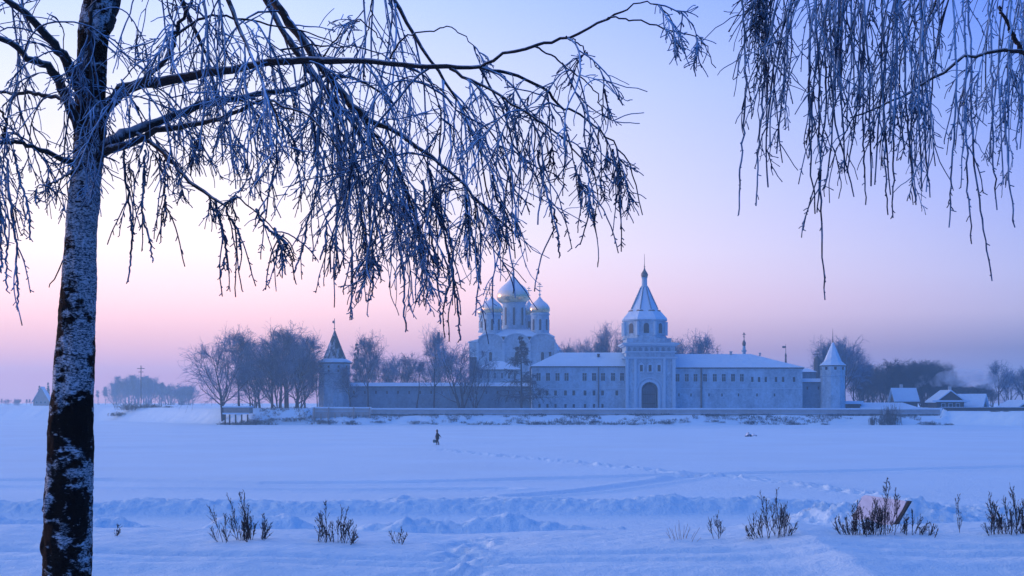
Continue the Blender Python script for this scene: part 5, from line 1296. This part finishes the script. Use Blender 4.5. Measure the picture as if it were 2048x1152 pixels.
def strand(pts, kn=.004):
    P, R, c = limb([(a, b_, d, w_) for a, b_, d, w_ in pts], 34, kn); T = Tubes(); T.add(P, R*(1+.15*rng.random(len(R))), 5)
    D = nrm(np.gradient(P, axis=0)); Pn, Dn = P[None], D[None]
    p, d, m, t = pick(Pn, Dn, 26, .05, 1.0); P3, _ = grow(p, branch_dirs(d, np.full(len(d), .8)), .012+.035*rng.random(len(d))**2, 3, .05, .2); T.add(P3, lint(.0036, .003, 3, len(p)), 4)
    p, d, m, t = pick(Pn, Dn, 5, .05, .7); P2, D2 = grow(p, branch_dirs(d, np.full(len(d), .5)), .12+.3*rng.random(len(d)), 9, .2, .08); T.add(P2, lint(.0042, .0034, 9, len(p)), 4)
    p, d, m, t = pick(P2, D2, 6, .1, 1); P3, _ = grow(p, branch_dirs(d, np.full(len(d), .8)), .012+.03*rng.random(len(d)), 3, .05, .2); T.add(P3, lint(.0034, .003, 3, len(p)), 4)
    o = attach(T.build('strand', M['twig']))
for (x0, y0, xm, x1, y1, dy) in [(672, 250, 700, 703, 640, .1), (770, 300, 800, 811, 664, -.1), (650, 300, 618, 588, 546, .3), (700, 330, 655, 640, 520, .2), (690, 300, 672, 668, 560, 0), (845, 360, 872, 880, 648, 0), (880, 380, 905, 921, 681, -.2), (860, 340, 905, 886, 620, -.3), (830, 380, 842, 838, 610, .2), (245, 275, 262, 257, 564, .1), (290, 300, 285, 306, 522, -.1), (330, 320, 330, 330, 450, -.1), (432, 400, 452, 439, 556, -.3), (450, 408, 475, 480, 500, -.3), (512, 418, 556, 543, 526, -.4), (548, 455, 566, 571, 500, -.5), (738, 400, 745, 742, 600, .1), (930, 390, 948, 955, 560, -.4), (985, 350, 1010, 1012, 505, -.4), (1075, 300, 1105, 1120, 512, -.8), (1150, 330, 1175, 1188, 440, -.9), (1225, 300, 1240, 1228, 410, -.5), (12, 290, 30, 35, 620, -.3), (-10, 300, 8, 12, 580, -.4), (30, 300, 52, 60, 480, -.2), (-30, 310, -4, 2, 545, -.4)]:
    strand([(x0, y0, dy, 5.0), ((x0*2+xm)/3, y0+(y1-y0)*.28, dy, 4.8), (xm, y0+(y1-y0)*.55, dy, 4.4), ((xm+x1)/2+3, y0+(y1-y0)*.8, dy, 4.0), (x1, y1, dy, 3.2)])
# fine arching twigs over the level limb, right of centre
make_limb([(640, 122, -.6, 4), (690, 60, -.6, 3.4), (720, 42, -.6, 3), (760, 75, -.6, 2.4), (780, 90, -.6, 2)], 5, Lmax=.3, fr=(.1, .3), minL=.1, sub=(4, 4))
make_limb([(780, 118, -.7, 4), (815, 70, -.7, 3.6), (860, 62, -.7, 3), (900, 55, -.7, 2.6), (945, 90, -.7, 2.2), (960, 125, -.7, 2)], 7, Lmax=.35, fr=(.1, .3), minL=.1, sub=(4, 4))
make_limb([(560, 100, -.5, 4), (640, 90, -.5, 3.6), (740, 100, -.5, 3), (800, 130, -.5, 2.6), (870, 170, -.5, 2.4), (930, 240, -.5, 2)], 12, Lmax=.9)
make_limb([(738, -60, -.4, 4), (742, 10, -.4, 3), (735, 60, -.4, 2.6), (728, 110, -.4, 2)], 4, Lmax=.25, fr=(.1, .2), minL=.1, sub=(3, 3))
# left side limbs
make_limb([(178, 215, 0, 30), (162, 180, -.1, 26), (140, 135, -.2, 22), (110, 92, -.3, 18), (70, 45, -.4, 15), (20, 5, -.5, 13), (-80, -60, -.6, 10), (-200, -80, -.7, 6)], 20, lo=.15, Lmax=1.3, side=.4)
make_limb([(160, 262, 0, 26), (145, 225, -.1, 22), (128, 175, -.2, 20), (95, 135, -.3, 17), (55, 112, -.4, 14), (0, 78, -.5, 12), (-100, 70, -.6, 8), (-180, 130, -.6, 4)], 22, lo=.15, Lmax=1.5, side=.4)
make_limb([(132, 200, -.2, 9), (85, 190, -.1, 8), (30, 184, 0, 7), (-50, 190, .1, 5), (-120, 230, .2, 3)], 12, Lmax=1.2, side=.3)
make_limb([(160, 330, 0, 18), (125, 318, -.1, 12), (80, 300, -.2, 10), (40, 286, -.3, 9), (5, 285, -.4, 8), (-60, 310, -.4, 5), (-110, 380, -.4, 3)], 15, lo=.2, Lmax=1.1, side=.3)
make_limb([(5, 285, -.4, 6), (10, 240, -.4, 5), (-20, 200, -.4, 4)], 3, Lmax=.8)
make_limb([(165, 330, 0, 8), (130, 352, -.3, 5), (105, 365, -.5, 4), (78, 376, -.6, 2.6)], 2, Lmax=.2, minL=.05, fr=(.05, .2), sub=(3, 3))
make_limb([(215, -200, .1, 22), (120, -260, .2, 18), (20, -180, .2, 13), (-40, -60, .2, 9), (-60, 60, .2, 5)], 22, lo=.25, Lmax=1.5, side=.4)
make_limb([(225, -500, .2, 20), (120, -640, .4, 15), (-20, -600, .6, 10), (-100, -420, .7, 6)], 10, lo=.4, Lmax=1.2)
# frosty shoots hanging across the upper trunk
make_limb([(188, -10, -.30, 10), (182, 40, -.36, 8), (176, 110, -.36, 6), (184, 180, -.36, 5), (172, 260, -.36, 4), (186, 330, -.36, 3)], 30, env=env_of([-300, 2000], [400, 430]), side=.25, spread_y=.12, Lmax=.6, sub=(5, 5))
make_limb([(150, 590, 0, 8), (128, 520, -.05, 3.4), (118, 545, -.05, 2.8), (108, 560, -.05, 2.4), (98, 575, -.05, 2)], 0, n=10)

# second birch, trunk outside the frame at right
rng = np.random.default_rng(99); DENS = .42
root_cur = tag(empty('birch_tree', (X(2560, 9.6), 9.6, 2.9)), 'frosted birch whose fine twigs hang in from the top right', 'tree')
attach(trunk_mesh('trunk', [(2575, 1340, 1, 110), (2565, 1152, 1, 96), (2560, 800, 1, 80), (2545, 400, 1, 64), (2540, 0, 1, 52), (2530, -400, 1, 40), (2520, -800, 1, 26), (2515, -1200, 1, 8)], None, M['birch'], 300, 48, 5))
EX = [1440, 1462, 1478, 1492, 1510, 1530, 1560, 1600, 1618, 1650, 1680, 1700, 1730, 1760, 1790, 1830, 1860, 1900, 1930, 1955, 1985, 2010, 2035, 2100, 2400]
EY = [60, 80, 330, 280, 330, 120, 120, 220, 330, 360, 260, 330, 330, 360, 370, 340, 250, 400, 400, 430, 400, 330, 400, 420, 500]
ENV2 = env_of(EX, EY)
kw2 = dict(side=.10, spread_y=.35, droop=.28, kinks=.055, sub=(4, 5), backward=0, Lmax=2.2, rad=(.0053, .0036))
make_limb([(2535, -300, 1, 26), (2350, -330, .8, 20), (2150, -300, .6, 15), (1960, -240, .5, 11), (1780, -160, .4, 8), (1640, -90, .3, 5), (1545, -40, .3, 3.4), (1490, 10, .3, 2.4)], 60, env=ENV2, lo=.30, hi=.93, n=34, **kw2)
make_limb([(2532, -420, 1, 24), (2330, -430, .6, 18), (2120, -370, .1, 13), (1930, -270, -.2, 10), (1780, -170, -.4, 7), (1680, -90, -.5, 5), (1600, -40, -.5, 3)], 54, env=ENV2, lo=.32, n=34, **kw2)
make_limb([(2528, -200, 1, 22), (2380, -210, 1.3, 18), (2230, -180, 1.4, 14), (2080, -110, 1.4, 10), (1960, -60, 1.4, 7), (1860, -30, 1.4, 4)], 34, env=ENV2, lo=.35, **kw2)
make_limb([(2535, 120, 1, 20), (2420, 90, .6, 17), (2300, 85, .3, 15), (2180, 110, .1, 12), (2090, 112, 0, 10), (2040, 106, 0, 9), (1990, 100, 0, 7.5), (1930, 116, 0, 6.5), (1865, 158, -.05, 5.5), (1800, 195, -.1, 4.6), (1745, 220, -.1, 3.8), (1700, 236, -.1, 3)], 20, env=ENV2, lo=.45, hi=.97, fr=(.3, .8), n=34, lab='bare arching branch reaching in from the right edge', **{k: v for k, v in kw2.items()})
make_limb([(2100, 130, .1, 11), (2048, 105, .1, 11), (2025, 70, .1, 9), (2004, 26, .1, 6), (1998, 14, .1, 4)], 0)
make_limb([(1880, -30, 0, 3), (1868, 20, 0, 2.6), (1840, 40, 0, 2.4), (1800, 90, 0, 2), (1750, 110, 0, 1.8)], 3, env=ENV2, **kw2)
for (x0, xm, x1, y1, dy) in [(1484, 1490, 1477, 430, .2), (1532, 1524, 1512, 412, .3), (1616, 1618, 1630, 428, .0), (1628, 1640, 1650, 600, -.1), (1640, 1652, 1634, 425, -.1), (1655, 1664, 1708, 394, .1), (1722, 1726, 1731, 410, .2), (1762, 1768, 1776, 430, .1), (1792, 1790, 1786, 436, -.2), (1800, 1812, 1832, 410, .1), (1838, 1846, 1860, 395, .3), (1905, 1912, 1898, 455, -.1), (1925, 1932, 1943, 488, 0), (1935, 1945, 1984, 562, .1), (1975, 1985, 1994, 420, .2), (2020, 2010, 2030, 455, .0), (2040, 2046, 2034, 300, .1)]:
    strand([(x0-2, -150, dy, 4.2), (x0, -20, dy, 4.0), ((x0+xm)/2+3, y1*.22, dy, 4.0), (xm, y1*.5, dy, 3.8), ((xm+x1)/2-2, y1*.76, dy, 3.4), (x1, y1, dy, 2.6)])
